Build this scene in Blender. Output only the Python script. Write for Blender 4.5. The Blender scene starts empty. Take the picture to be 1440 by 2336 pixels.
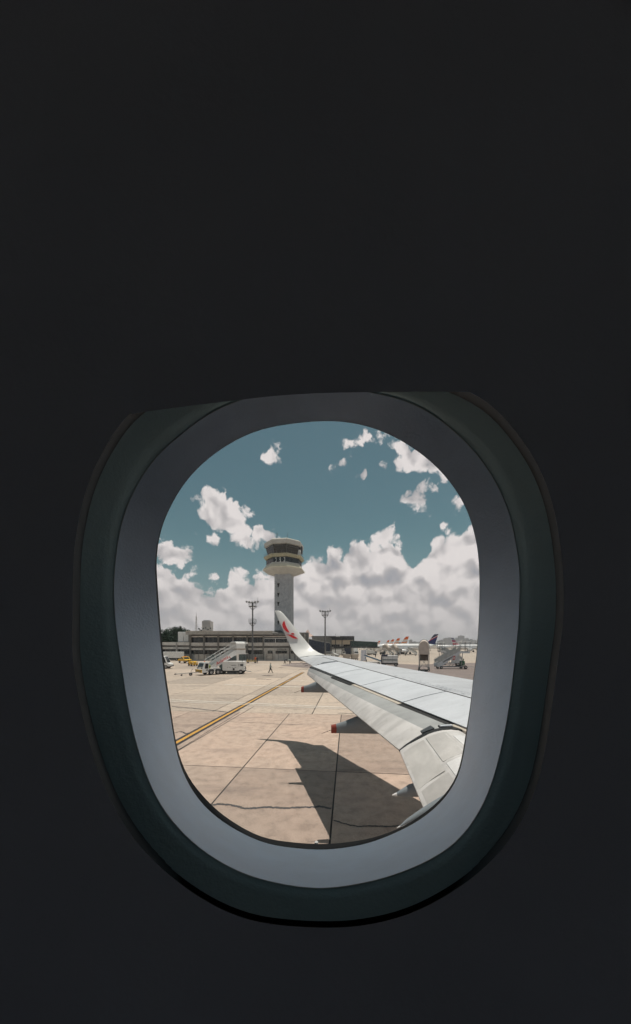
import bpy, bmesh, math, random
from math import sin, cos, tan, atan2, radians, pi, sqrt
from mathutils import Vector, Matrix
random.seed(7)

# ---------------------------------------------------------------- camera, sky, sun, exposure
SC = bpy.context.scene
COL = SC.collection
F, CX, HY, H = 700.0, 720.0, 1475.0, 4.4      # photo focal (px), centre column, horizon row, lens height (m)

cam_d = bpy.data.cameras.new('camera')
cam = bpy.data.objects.new('camera', cam_d); COL.objects.link(cam)
cam.location = (0, 0, H); cam.rotation_euler = (pi/2, 0, 0)
cam_d.sensor_fit = 'HORIZONTAL'; cam_d.sensor_width = 36.0
cam_d.lens = 36.0*F/1440.0
cam_d.shift_y = (HY-1168.0)/1440.0
cam_d.clip_start = 0.01; cam_d.clip_end = 20000.0
SC.camera = cam

SUN_DIR = Vector((0.13, 0.13, 1.0)).normalized()          # towards the sun
sun_d = bpy.data.lights.new('sun', 'SUN'); sun = bpy.data.objects.new('sun', sun_d); COL.objects.link(sun)
sun_d.energy = 4.0; sun_d.angle = radians(0.53); sun_d.color = (1.0, 0.92, 0.82)
sun.rotation_euler = (-SUN_DIR).to_track_quat('-Z', 'Y').to_euler(); sun.location = (0, 0, 60)

SC.view_settings.view_transform = 'Standard'; SC.view_settings.look = 'None'
SC.view_settings.exposure = 0.0; SC.view_settings.gamma = 1.0
SC.view_settings.use_curve_mapping = False
SC.render.engine = 'CYCLES'
SC.cycles.use_denoising = True
SC.cycles.max_bounces = 8; SC.cycles.diffuse_bounces = 4; SC.cycles.glossy_bounces = 3; SC.cycles.volume_bounces = 0; SC.cycles.use_adaptive_sampling = True; SC.cycles.adaptive_threshold = 0.05; SC.cycles.transparent_max_bounces = 16
SC.cycles.sample_clamp_indirect = 8.0

def ang(px, py):
    return atan2(px-CX, F), math.atan((HY-py)/sqrt(F*F+(px-CX)**2))

class Nodes:
    """tiny expression helper over a node tree"""
    def __init__(s, tree): s.t = tree; s.n = tree.nodes; s.l = tree.links
    def put(s, sock, v):
        if isinstance(v, bpy.types.NodeSocket): s.l.new(v, sock)
        elif v is not None:
            if hasattr(sock.default_value, '__len__') and not hasattr(v, '__len__'): v = (v, v, v)
            if hasattr(sock.default_value, '__len__') and len(sock.default_value) == 4 and len(v) == 3: v = tuple(v)+(1,)
            sock.default_value = v
    def m(s, op, a, b=None, c=None, clamp=False):
        n = s.n.new('ShaderNodeMath'); n.operation = op; n.use_clamp = clamp
        for i, v in enumerate((a, b, c)):
            if v is not None: s.put(n.inputs[i], v)
        return n.outputs[0]
    def v(s, op, a, b=None, scale=None):
        n = s.n.new('ShaderNodeVectorMath'); n.operation = op
        s.put(n.inputs[0], a)
        if b is not None: s.put(n.inputs[1], b)
        if scale is not None: s.put(n.inputs['Scale'], scale)
        return n.outputs['Value'] if op in ('LENGTH', 'DOT_PRODUCT', 'DISTANCE') else n.outputs[0]
    def noise(s, vec, scale, detail=4, rough=0.55, col=False, dist=0.0, two=False):
        n = s.n.new('ShaderNodeTexNoise'); n.noise_dimensions = '2D' if two else '3D'; s.put(n.inputs['Vector'], vec)
        n.inputs['Scale'].default_value = scale; n.inputs['Detail'].default_value = detail
        n.inputs['Roughness'].default_value = rough; n.inputs['Distortion'].default_value = dist
        return n.outputs['Color' if col else 'Fac']
    def vor(s, vec, scale, detail=2, feature='SMOOTH_F1', rough=0.5, two=False):
        n = s.n.new('ShaderNodeTexVoronoi'); n.voronoi_dimensions = '2D' if two else '3D'; n.feature = feature; s.put(n.inputs['Vector'], vec)
        n.inputs['Scale'].default_value = scale
        if 'Detail' in n.inputs: n.inputs['Detail'].default_value = detail; n.inputs['Roughness'].default_value = rough
        return n.outputs['Distance']
    def ramp(s, fac, stops, interp='LINEAR'):
        n = s.n.new('ShaderNodeValToRGB'); n.color_ramp.interpolation = interp
        e = n.color_ramp.elements
        while len(e) < len(stops): e.new(0.5)
        for k, (p, c) in enumerate(stops):
            e[k].position = p; e[k].color = (c, c, c, 1) if not hasattr(c, '__len__') else tuple(c)+(1,)
        s.put(n.inputs[0], fac); return n.outputs[0]
    def mix(s, f, a, b, mode='MIX'):
        n = s.n.new('ShaderNodeMix'); n.data_type = 'RGBA'; n.blend_type = mode
        s.put(n.inputs[0], f); s.put(n.inputs[6], a); s.put(n.inputs[7], b); return n.outputs[2]
    def smooth(s, x, a, b, lo=0.0, hi=1.0):
        n = s.n.new('ShaderNodeMapRange'); n.interpolation_type = 'SMOOTHSTEP'
        s.put(n.inputs[0], x)
        for i, q in enumerate((a, b, lo, hi)): n.inputs[i+1].default_value = q
        return n.outputs[0]
    def curve(s, x, pts):
        n = s.n.new('ShaderNodeFloatCurve'); s.put(n.inputs['Value'], x)
        c = n.mapping.curves[0]
        while len(c.points) < len(pts): c.points.new(0.5, 0.5)
        for k, (a, b) in enumerate(pts): c.points[k].location = (a, b); c.points[k].handle_type = 'AUTO'
        n.mapping.update(); return n.outputs[0]

def build_world():
    w = bpy.data.worlds.new('World'); SC.world = w; w.use_nodes = True
    t = w.node_tree; t.nodes.clear(); N = Nodes(t)
    out = t.nodes.new('ShaderNodeOutputWorld'); bg = t.nodes.new('ShaderNodeBackground')
    t.links.new(bg.outputs[0], out.inputs[0])
    sky = t.nodes.new('ShaderNodeTexSky'); sky.sky_type = 'NISHITA'; sky.sun_disc = False
    sky.sun_elevation = math.asin(SUN_DIR.z); sky.sun_rotation = atan2(SUN_DIR.x, SUN_DIR.y)
    sky.air_density = 1.0; sky.dust_density = 1.2; sky.ozone_density = 1.0; sky.altitude = 760
    bg.inputs[1].default_value = 0.1
    tc = t.nodes.new('ShaderNodeTexCoord')
    d = N.v('NORMALIZE', tc.outputs['Generated'])
    sep = t.nodes.new('ShaderNodeSeparateXYZ'); t.links.new(d, sep.inputs[0])
    phi = N.m('ARCTAN2', sep.outputs[0], sep.outputs[1]); th = N.m('ARCSINE', sep.outputs[2])
    # warp the angular coordinates a little so cloud outlines are ragged
    wn = N.v('SUBTRACT', N.noise(d, 14.0, 3, 0.6, col=True), (0.5, 0.5, 0.5))
    cmb = t.nodes.new('ShaderNodeCombineXYZ'); t.links.new(phi, cmb.inputs[0]); t.links.new(th, cmb.inputs[1])
    p = N.v('ADD', cmb.outputs[0], N.v('MULTIPLY', wn, (0.045, 0.040, 0.0)))
    ps = t.nodes.new('ShaderNodeSeparateXYZ'); t.links.new(p, ps.inputs[0])
    # cumulus bank: its top elevation over azimuth, all the way round
    view = [(330,1290),(375,1296),(410,1312),(440,1322),(470,1345),(500,1346),(520,1310),(540,1303),(575,1318),(610,1312),(650,1300),
            (690,1288),(720,1285),(755,1262),(785,1262),(800,1232),(822,1240),(850,1232),(885,1220),(915,1240),(938,1280),
            (960,1284),(985,1240),(1012,1216),(1050,1212),(1095,1204)]
    rnd = random.Random(3)
    pts = []
    k = -pi
    while k < pi:
        pts.append((k, 0.22+0.12*rnd.random())); k += 0.09+0.05*rnd.random()
    lo, hi = ang(*view[0])[0], ang(*view[-1])[0]
    pts = [q for q in pts if q[0] < lo-0.05 or q[0] > hi+0.05]+[ang(*q) for q in view]
    pts.sort()
    pts = [(0.0, pts[0][1])]+[((a+pi)/(2*pi), b) for a, b in pts if -pi+0.01 < a < pi-0.01]+[(1.0, pts[0][1])]
    top = N.curve(N.m('DIVIDE', N.m('ADD', ps.outputs[0], pi), 2*pi), pts)
    bank = N.m('ADD', N.m('SUBTRACT', top, ps.outputs[1]), 0.012)
    # separate clouds (centre px, half extents px, tilt deg)
    blobs = [(500,1163,52,44,20),(548,1208,60,30,30),(600,1228,42,26,25),(492,1226,24,12,0),(574,1176,20,13,20),
             (620,1040,22,17,-20),(838,1002,50,13,-8),(950,1040,62,30,30),(912,1060,42,17,0),(990,1068,42,24,35),
             (952,1148,34,20,20),(972,1118,17,28,15),(770,1060,18,10,-10),(828,1078,14,10,-20),(1040,1146,16,16,0),
             (388,1266,58,30,12),(370,1228,14,10,0),(487,1316,10,9,0),(492,1334,12,9,0)]
    env = bank
    rr = random.Random(11)
    extra = []
    for i in range(7):                               # the same kind of loose clouds elsewhere round the sky
        extra.append((rr.choice((-1, 1))*(0.75+2.2*rr.random()), 0.35+0.75*rr.random(), 0.05+0.07*rr.random(), 0.03+0.03*rr.random(), rr.random()*40))
    allb = [(*ang(x, y), rx/F*cos(ang(x, y)[0])**2, ry/F*cos(ang(x, y)[1])**1.6, tl) for x, y, rx, ry, tl in blobs]+extra
    def inside(a0, e0, rx, ry, tl):                  # distance from a tilted ellipse, 1 on its rim
        n = t.nodes.new('ShaderNodeMapping'); n.vector_type = 'TEXTURE'; t.links.new(p, n.inputs[0])
        n.inputs['Location'].default_value = (a0, e0, 0); n.inputs['Rotation'].default_value = (0, 0, radians(-tl)); n.inputs['Scale'].default_value = (rx, ry, 1)
        return N.v('LENGTH', n.outputs[0])
    for a0, e0, rx, ry, tl in allb:
        k = min(rx, ry)*1.5
        env = N.m('MAXIMUM', env, N.m('MULTIPLY_ADD', inside(a0, e0, rx, ry, tl), -k, k))
    gaps = [(946,1270,10,6,0)]
    for x, y, rx, ry, tl in gaps:
        k = min(rx, ry)/F*2.0
        env = N.m('MINIMUM', env, N.m('MULTIPLY_ADD', inside(*ang(x, y), rx/F, ry/F, tl), k, -k))
    def body(off):
        q = N.v('ADD', p, off) if off else p
        n1 = N.noise(q, 18.0, 6, 0.66, two=True)
        pf = N.vor(q, 20.0, 1.0, 'F1', two=True)
        return N.m('ADD', N.m('MULTIPLY', N.m('SUBTRACT', n1, 0.5), 0.098), N.m('MULTIPLY', N.m('SUBTRACT', 0.46, pf), 0.046))
    def lump(off):
        q = N.v('ADD', p, off) if off else p
        return N.m('SUBTRACT', N.m('MULTIPLY', N.noise(q, 13.0, 2, 0.5, two=True), 0.07), N.m('MULTIPLY', N.vor(q, 14.0, 0.6, 'F1', two=True), 0.040))
    b0 = body(None)
    D = N.m('ADD', env, b0)
    alpha = N.smooth(D, -0.007, 0.013)
    slope = N.m('SUBTRACT', lump(None), lump((0.008, 0.022, 0.0)))
    big = N.m('SUBTRACT', N.noise(p, 5.5, 2, 0.5, two=True), 0.5)
    lit = N.m('ADD', N.m('ADD', N.m('MULTIPLY', slope, 22.0), N.m('MULTIPLY', big, 0.9)), 0.93)
    lit = N.m('ADD', lit, N.m('MULTIPLY', b0, 4.5))
    deep = N.smooth(D, 0.015, 0.16)                 # thick cloud is greyer underneath
    lit = N.m('SUBTRACT', lit, N.m('MULTIPLY', deep, 0.26), clamp=True)
    low = N.smooth(th, 0.03, 0.27)
    lit = N.m('ADD', N.m('MULTIPLY', N.m('SUBTRACT', lit, 0.45), N.m('ADD', N.m('MULTIPLY', low, 0.6), 0.4)), 0.48)
    cc = N.ramp(lit, [(0.0, (0.33, 0.335, 0.37)), (0.45, (0.47, 0.445, 0.45)), (1.0, (0.79, 0.735, 0.72))])
    cc = N.mix(1.0, cc, (10.0, 10.0, 10.0), 'MULTIPLY')
    skyc = N.mix(1.0, sky.outputs[0], (0.62, 0.74, 0.52), 'MULTIPLY')
    skyc = N.mix(N.smooth(th, 0.0, 0.36, 0.75, 0.0), skyc, (2.0, 2.7, 3.1))
    col = N.mix(alpha, skyc, cc)
    t.links.new(col, bg.inputs[0])
    w.cycles.sampling_method = 'MANUAL'; w.cycles.sample_map_resolution = 1024
build_world()

# ---------------------------------------------------------------- helpers
def at(px, py, Y):
    return Vector(((px-CX)*Y/F, Y, H-(py-HY)*Y/F))
def gd(py): return F*H/(py-HY)                    # ground distance of a photo row
def gp(px, py): Y = gd(py); return Vector(((px-CX)*Y/F, Y, 0))

MATS = {}
def mat(name, col, rough=0.6, metal=0.0, var=0.12, scale=3.0, bump=0.0, spec=0.4, dirt=None, coat=0.0, streak=0.0):
    if name in MATS: return MATS[name]
    m = bpy.data.materials.new(name); m.use_nodes = True; MATS[name] = m
    N = Nodes(m.node_tree); b = m.node_tree.nodes['Principled BSDF']
    tc = m.node_tree.nodes.new('ShaderNodeTexCoord').outputs['Object']
    n = N.noise(tc, scale, 5, 0.6)
    f = N.ramp(n, [(0.3, 1-var), (0.7, 1+var*0.5)])
    c = N.mix(1.0, tuple(col), f, 'MULTIPLY')
    if dirt:
        g = N.noise(tc, scale*2.7, 6, 0.7)
        c = N.mix(N.smooth(g, 0.52, 0.75, 0.0, dirt[1]), c, dirt[0])
    if streak:
        sv = N.v('MULTIPLY', tc, (0.30, 2.1, 0.30)); g = N.noise(sv, 1.6, 5, 0.65)
        c = N.mix(1.0, c, N.ramp(g, [(0.36, 1-streak), (0.52, 1.0), (0.68, 1+streak*0.25)]), 'MULTIPLY')
    N.put(b.inputs['Base Color'], c)
    N.put(b.inputs['Roughness'], N.m('ADD', N.m('MULTIPLY', n, 0.2), rough-0.1, clamp=True))
    b.inputs['Metallic'].default_value = metal; b.inputs['Specular IOR Level'].default_value = spec
    if coat: b.inputs['Coat Weight'].default_value = coat; b.inputs['Coat Roughness'].default_value = 0.1
    if bump:
        bn = m.node_tree.nodes.new('ShaderNodeBump'); bn.inputs['Strength'].default_value = bump; bn.inputs['Distance'].default_value = 0.01
        N.put(bn.inputs['Height'], N.noise(tc, scale*14, 4, 0.6)); m.node_tree.links.new(bn.outputs[0], b.inputs['Normal'])
    return m

class MB:
    """collects shapes, then builds ONE mesh object"""
    def __init__(s): s.v = []; s.f = []; s.mi = []; s.mats = []; s.cur = 0; s.M = Matrix.Identity(4)
    def use(s, m):
        if m not in s.mats: s.mats.append(m)
        s.cur = s.mats.index(m); return s
    def xf(s, M): s.M = M; return s
    def add(s, vs, fs):
        o = len(s.v); s.v += [tuple(s.M @ Vector(q)) for q in vs]
        s.f += [tuple(o+i for i in f) for f in fs]; s.mi += [s.cur]*len(fs); return s
    def box(s, x0, x1, y0, y1, z0, z1, bev=0.0):
        if bev <= 0:
            return s.add([(x0,y0,z0),(x1,y0,z0),(x1,y1,z0),(x0,y1,z0),(x0,y0,z1),(x1,y0,z1),(x1,y1,z1),(x0,y1,z1)],
                         [(0,3,2,1),(4,5,6,7),(0,1,5,4),(1,2,6,5),(2,3,7,6),(3,0,4,7)])
        bm = bmesh.new(); bmesh.ops.create_cube(bm, size=1)
        for q in bm.verts: q.co = Vector(((x0+x1)/2+q.co.x*(x1-x0), (y0+y1)/2+q.co.y*(y1-y0), (z0+z1)/2+q.co.z*(z1-z0)))
        bmesh.ops.bevel(bm, geom=bm.edges[:], offset=bev, segments=2, affect='EDGES', profile=0.5)
        bm.verts.index_update()
        s.add([q.co for q in bm.verts], [[q.index for q in f.verts] for f in bm.faces]); bm.free(); return s
    def prism(s, poly, y0, y1):                      # polygon in x,z extruded along y
        n = len(poly)
        vs = [(x, y0, z) for x, z in poly]+[(x, y1, z) for x, z in poly]
        fs = [tuple(range(n)), tuple(range(2*n-1, n-1, -1))]+[(i, i+n, (i+1) % n+n, (i+1) % n) for i in range(n)]
        return s.add(vs, fs)
    def prismz(s, poly, z0, z1):                     # polygon in x,y extruded along z
        n = len(poly)
        vs = [(x, y, z0) for x, y in poly]+[(x, y, z1) for x, y in poly]
        fs = [tuple(range(n-1, -1, -1)), tuple(range(n, 2*n))]+[(i, (i+1) % n, (i+1) % n+n, i+n) for i in range(n)]
        return s.add(vs, fs)
    def tube(s, a, b, r, n=8, r2=None):
        a = Vector(a); b = Vector(b); d = (b-a)
        if d.length < 1e-6: return s
        q = d.to_track_quat('Z', 'Y').to_matrix(); r2 = r if r2 is None else r2
        vs = [a+q @ Vector((cos(2*pi*i/n)*r, sin(2*pi*i/n)*r, 0)) for i in range(n)]+[b+q @ Vector((cos(2*pi*i/n)*r2, sin(2*pi*i/n)*r2, 0)) for i in range(n)]
        return s.add(vs, [tuple(range(n-1, -1, -1)), tuple(range(n, 2*n))]+[(i, (i+1) % n, (i+1) % n+n, i+n) for i in range(n)])
    def path(s, pts, r, n=6):
        for a, b in zip(pts, pts[1:]): s.tube(a, b, r, n)
        return s
    def loft(s, rings, cap=True, close=True):
        n = len(rings[0]); vs = [q for r in rings for q in r]; fs = []
        for k in range(len(rings)-1):
            for i in range(n if close else n-1):
                j = (i+1) % n; fs.append((k*n+i, k*n+j, (k+1)*n+j, (k+1)*n+i))
        if cap and close: fs += [tuple(range(n-1, -1, -1)), tuple((len(rings)-1)*n+i for i in range(n))]
        return s.add(vs, fs)
    def mesh(s, name):
        me = bpy.data.meshes.new(name); me.from_pydata(s.v, [], s.f)
        for m in s.mats: me.materials.append(m)
        me.polygons.foreach_set('material_index', s.mi); me.update()
        bm = bmesh.new(); bm.from_mesh(me); bmesh.ops.recalc_face_normals(bm, faces=bm.faces); bm.to_mesh(me); bm.free()
        return me
    def build(s, name, parent=None, smooth=None, flip=False):
        me = s.mesh(name); o = bpy.data.objects.new(name, me); COL.objects.link(o)
        if parent: o.parent = parent
        if smooth is not None:
            me.polygons.foreach_set('use_smooth', [True]*len(me.polygons))
            if smooth < 179: me.set_sharp_from_angle(angle=radians(smooth))
        return o
def mk(m): return MB().use(m)
def tag(o, label=None, cat=None, group=None, kind=None):
    for k, v in (('label', label), ('category', cat), ('group', group), ('kind', kind)):
        if v: o[k] = v
    return o
def thing(name, label, cat, loc=(0, 0, 0), rz=0.0, group=None):
    o = bpy.data.objects.new(name, None); COL.objects.link(o); o.empty_display_size = 0.3
    o.location = loc; o.rotation_euler = (0, 0, rz); return tag(o, label, cat, group)
def copy_tree(o, parent=None):
    c = o.copy(); COL.objects.link(c); c.parent = parent
    for ch in list(o.children): copy_tree(ch, c)
    return c
def text(name, body, mt, parent, size, M, extrude=0.004, shear=0.0, space=1.0):
    cu = bpy.data.curves.new(name, 'FONT'); cu.body = body; cu.size = size; cu.extrude = extrude; cu.shear = shear; cu.space_character = space
    cu.offset = size*0.012; cu.materials.append(mt)
    c = bpy.data.objects.new('tmp', cu); COL.objects.link(c)
    me = bpy.data.meshes.new_from_object(c.evaluated_get(bpy.context.evaluated_depsgraph_get())); bpy.data.objects.remove(c); bpy.data.curves.remove(cu)
    me.name = name; o = bpy.data.objects.new(name, me); COL.objects.link(o); o.parent = parent; o.matrix_local = M; return o
def face_neg_y(x, y, z, roll=0.0, rz=0.0):           # text plane facing -y, optionally rolled in its plane
    return Matrix.Translation((x, y, z)) @ Matrix.Rotation(rz, 4, 'Z') @ Matrix.Rotation(pi/2, 4, 'X') @ Matrix.Rotation(roll, 4, 'Z')

def spline(pts, n):                                  # closed Catmull-Rom through pts, resampled evenly
    P = [Vector((a, b)) for a, b in pts]; m = len(P); dense = []
    for i in range(m):
        p0, p1, p2, p3 = P[i-1], P[i], P[(i+1) % m], P[(i+2) % m]
        for k in range(16):
            u = k/16; dense.append(0.5*((2*p1)+(p2-p0)*u+(2*p0-5*p1+4*p2-p3)*u*u+(3*p1-p0-3*p2+p3)*u**3))
    cx, cy = 725, 1450                               # resample by polar angle so that rings line up
    ang_ = sorted((atan2(q.y-cy, q.x-cx), q) for q in dense)
    out = []; L = len(ang_)
    for i in range(n):
        a = -pi+2*pi*i/n; k = 0
        while k < L and ang_[k][0] < a: k += 1
        a0, q0 = ang_[k-1]; a1, q1 = ang_[k % L]
        da = (a1-a0) % (2*pi); u = ((a-a0) % (2*pi))/da if da > 1e-9 else 0
        out.append(q0.lerp(q1, u))
    for _ in range(3): out = [(out[i-1]+out[i]*2+out[(i+1) % n])/4 for i in range(n)]
    return out

# ---------------------------------------------------------------- materials
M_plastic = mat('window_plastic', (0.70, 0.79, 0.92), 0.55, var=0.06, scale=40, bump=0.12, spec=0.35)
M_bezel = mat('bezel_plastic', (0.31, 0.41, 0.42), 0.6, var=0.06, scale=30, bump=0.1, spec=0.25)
M_panel = mat('cabin_panel', (0.50, 0.57, 0.69), 0.7, var=0.08, scale=6, bump=0.08, spec=0.2)
M_shade = mat('shade_plastic', (0.44, 0.50, 0.60), 0.65, var=0.05, scale=8, spec=0.2)
M_rubber = mat('black_rubber', (0.012, 0.013, 0.014), 0.75, var=0.2, scale=30, spec=0.2)
M_carpet = mat('cabin_carpet', (0.12, 0.13, 0.16), 0.95, var=0.2, scale=60)
M_white = mat('white_paint', (0.74, 0.74, 0.73), 0.4, var=0.07, scale=1.5, dirt=((0.40, 0.37, 0.33), 0.25))
M_whiteg = mat('white_gloss', (0.78, 0.78, 0.78), 0.25, var=0.05, scale=0.7, coat=0.3)
M_wing = mat('wing_paint', (0.50, 0.515, 0.545), 0.40, var=0.08, scale=1.2, dirt=((0.34, 0.36, 0.40), 0.35), streak=0.16)
M_spoil = mat('spoiler_paint', (0.60, 0.62, 0.66), 0.38, var=0.07, scale=1.4, dirt=((0.45, 0.46, 0.48), 0.35), streak=0.10)
M_flap = mat('flap_paint', (0.38, 0.385, 0.385), 0.45, var=0.14, scale=1.3, dirt=((0.32, 0.31, 0.29), 0.5), streak=0.13)
M_flap2 = mat('flap_worn_pale_paint', (0.61, 0.59, 0.58), 0.45, var=0.18, scale=2.1, dirt=((0.40, 0.38, 0.34), 0.5), streak=0.18)  # worn pale paint; also carries the lit tone of the trailing strip
M_tan = mat('tan_primer', (0.52, 0.46, 0.39), 0.6, var=0.1, scale=3)
M_black = mat('black', (0.012, 0.012, 0.013), 0.6, var=0.2)
M_dark = mat('dark_metal', (0.05, 0.055, 0.06), 0.5, var=0.2, scale=5)
M_tyre = mat('tyre', (0.02, 0.02, 0.021), 0.85, var=0.25, scale=9)
M_rim = mat('rim', (0.35, 0.35, 0.36), 0.4, 0.3, var=0.2, scale=9)
M_red = mat('red_paint', (0.55, 0.03, 0.035), 0.4, var=0.06)
M_redcap = mat('red_cap', (0.26, 0.045, 0.03), 0.5, var=0.15, scale=8)
M_orange = mat('orange_paint', (0.75, 0.14, 0.02), 0.4, var=0.06)
M_yellow = mat('yellow_vehicle', (0.75, 0.42, 0.02), 0.4, var=0.08, dirt=((0.45, 0.28, 0.05), 0.3))
M_navy = mat('navy', (0.018, 0.025, 0.055), 0.45, var=0.15)
M_blue = mat('blue_stripe', (0.02, 0.13, 0.26), 0.4, var=0.1)
M_green = mat('green_machine', (0.03, 0.15, 0.08), 0.5, var=0.2)
M_glass = mat('dark_glass', (0.012, 0.018, 0.022), 0.12, var=0.2, spec=0.6)
M_glassg = mat('green_glass', (0.02, 0.055, 0.05), 0.2, var=0.4, scale=0.8, spec=0.5)
M_steel = mat('galvanised', (0.32, 0.33, 0.34), 0.5, 0.4, var=0.2, scale=4)
M_mast = mat('mast_steel', (0.16, 0.165, 0.17), 0.6, 0.2, var=0.25, scale=3)
M_conc = mat('concrete', (0.40, 0.385, 0.36), 0.9, var=0.3, scale=0.9, bump=0.3, dirt=((0.17, 0.16, 0.15), 0.6))
M_concl = mat('concrete_light', (0.60, 0.575, 0.54), 0.9, var=0.22, scale=1.1, bump=0.2, dirt=((0.28, 0.26, 0.24), 0.55))
M_concd = mat('concrete_dark', (0.20, 0.195, 0.185), 0.95, var=0.3, scale=1.4, bump=0.3, dirt=((0.10, 0.10, 0.095), 0.6))
M_tower = mat('tower_concrete', (0.36, 0.38, 0.41), 0.9, var=0.22, scale=0.8, bump=0.5, dirt=((0.19, 0.19, 0.2), 0.6))
M_cream = mat('tower_cream', (0.62, 0.58, 0.47), 0.8, var=0.12, scale=0.6, dirt=((0.38, 0.35, 0.26), 0.4))
M_fasc = mat('fascia', (0.47, 0.465, 0.44), 0.8, var=0.12, scale=0.6, dirt=((0.26, 0.25, 0.22), 0.4))
M_ochre = mat('ledge_ochre', (0.40, 0.38, 0.28), 0.8, var=0.25, scale=0.9, dirt=((0.22, 0.20, 0.12), 0.5))
M_beige = mat('canopy_beige', (0.46, 0.40, 0.345), 0.7, var=0.12, scale=1.5, dirt=((0.38, 0.32, 0.27), 0.4))
M_ibeam = mat('navy_cladding', (0.035, 0.05, 0.085), 0.6, var=0.25, scale=0.6)
M_trunk = mat('bark', (0.10, 0.08, 0.06), 0.9, var=0.3)
M_leaf = mat('foliage', (0.035, 0.065, 0.03), 0.7, var=0.5, scale=0.8, spec=0.2)
M_leaf2 = mat('foliage_dark', (0.022, 0.045, 0.028), 0.7, var=0.5, scale=0.8, spec=0.2)
M_city = mat('city_wall', (0.30, 0.30, 0.32), 0.9, var=0.25, scale=0.05)
M_city2 = mat('city_wall_pale', (0.42, 0.40, 0.39), 0.9, var=0.25, scale=0.05)
M_tent = mat('tent_fabric', (0.60, 0.45, 0.40), 0.8, var=0.1, scale=0.3)
M_skin = mat('skin', (0.32, 0.19, 0.13), 0.6, var=0.1)
M_hair = mat('hair', (0.015, 0.012, 0.01), 0.7)
M_trous = mat('trousers', (0.025, 0.03, 0.035), 0.9, var=0.2)
M_shirt = mat('pale_shirt', (0.42, 0.46, 0.44), 0.9, var=0.15)
M_shirtd = mat('dark_shirt', (0.05, 0.055, 0.065), 0.9, var=0.15)
M_vest = mat('orange_vest', (0.75, 0.16, 0.05), 0.8, var=0.1)
M_vesty = mat('yellow_vest', (0.55, 0.62, 0.10), 0.8, var=0.1)
M_wood = mat('pallet_yellow', (0.45, 0.33, 0.14), 0.8, var=0.25, scale=4)
M_curtain = mat('grey_green_cover', (0.11, 0.15, 0.15), 0.8, var=0.2)

def ground_mat(name, base, far, rnd=0.22, rough=0.85, stain=0.62):
    m = bpy.data.materials.new(name); m.use_nodes = True
    N = Nodes(m.node_tree); b = m.node_tree.nodes['Principled BSDF']
    pos = m.node_tree.nodes.new('ShaderNodeNewGeometry').outputs['Position']
    n1 = N.noise(pos, 0.35, 6, 0.62); n2 = N.noise(pos, 2.6, 6, 0.68); n3 = N.noise(pos, 38.0, 3, 0.6)
    c = N.mix(N.smooth(n1, 0.35, 0.68), tuple(base), tuple(far))
    c = N.mix(1.0, c, N.ramp(n2, [(0.34, 0.78), (0.5, 1.0), (0.66, 1.12)]), 'MULTIPLY')
    c = N.mix(1.0, c, N.ramp(n3, [(0.36, 0.70), (0.48, 1.0), (0.64, 1.08)]), 'MULTIPLY')
    sv = N.v('MULTIPLY', pos, (0.13, 0.55, 1.0))     # rubber / oil drawn out along the taxi direction
    s1 = N.noise(sv, 1.3, 6, 0.66)
    c = N.mix(N.smooth(s1, 0.52, 0.72, 0.0, stain), c, (base[0]*0.52, base[1]*0.54, base[2]*0.58))
    spk = N.vor(pos, 5.5, 0, 'F1')                   # pale and dark specks
    c = N.mix(N.smooth(spk, 0.035, 0.06, 0.7, 0.0), c, (0.62, 0.55, 0.50))
    pit = N.vor(N.v('ADD', pos, (3.3, 1.7, 0)), 4.2, 0, 'F1')
    c = N.mix(N.smooth(pit, 0.03, 0.055, 0.75, 0.0), c, (0.10, 0.09, 0.085))
    if rnd:
        oi = m.node_tree.nodes.new('ShaderNodeObjectInfo').outputs['Random']
        c = N.mix(1.0, c, N.ramp(oi, [(0, (1-rnd, 1-rnd*0.95, 1-rnd*0.9)), (1, (1+rnd*0.5, 1+rnd*0.45, 1+rnd*0.4))]), 'MULTIPLY')
    N.put(b.inputs['Base Color'], c); b.inputs['Roughness'].default_value = rough; b.inputs['Specular IOR Level'].default_value = 0.25
    bn = m.node_tree.nodes.new('ShaderNodeBump'); bn.inputs['Strength'].default_value = 0.35; bn.inputs['Distance'].default_value = 0.01
    N.put(bn.inputs['Height'], N.m('ADD', n3, N.noise(pos, 160, 2))); m.node_tree.links.new(bn.outputs[0], b.inputs['Normal'])
    return m
M_slab = ground_mat('slab_concrete', (0.455, 0.348, 0.286), (0.415, 0.328, 0.274))
M_slab2 = ground_mat('far_slab_concrete', (0.49, 0.405, 0.335), (0.46, 0.385, 0.325))
M_apron = ground_mat('apron_concrete', (0.42, 0.36, 0.305), (0.44, 0.375, 0.315), rnd=0)
M_asph = ground_mat('asphalt_mauve', (0.21, 0.175, 0.165), (0.25, 0.205, 0.19), rnd=0)
M_joint = mat('joint_filler', (0.045, 0.042, 0.04), 0.9, var=0.3)
M_seal = mat('crack_sealant', (0.075, 0.072, 0.075), 0.8, var=0.4, scale=6)
M_lineY = mat('yellow_marking', (0.56, 0.30, 0.06), 0.7, var=0.2, scale=2.0, dirt=((0.25, 0.14, 0.05), 0.5))
M_lineK = mat('black_marking', (0.040, 0.038, 0.040), 0.75, var=0.3, scale=2.0, dirt=((0.12, 0.10, 0.09), 0.35))
M_lineW = mat('white_marking', (0.72, 0.68, 0.62), 0.75, var=0.2, scale=1.5, dirt=((0.42, 0.36, 0.30), 0.6))

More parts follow.
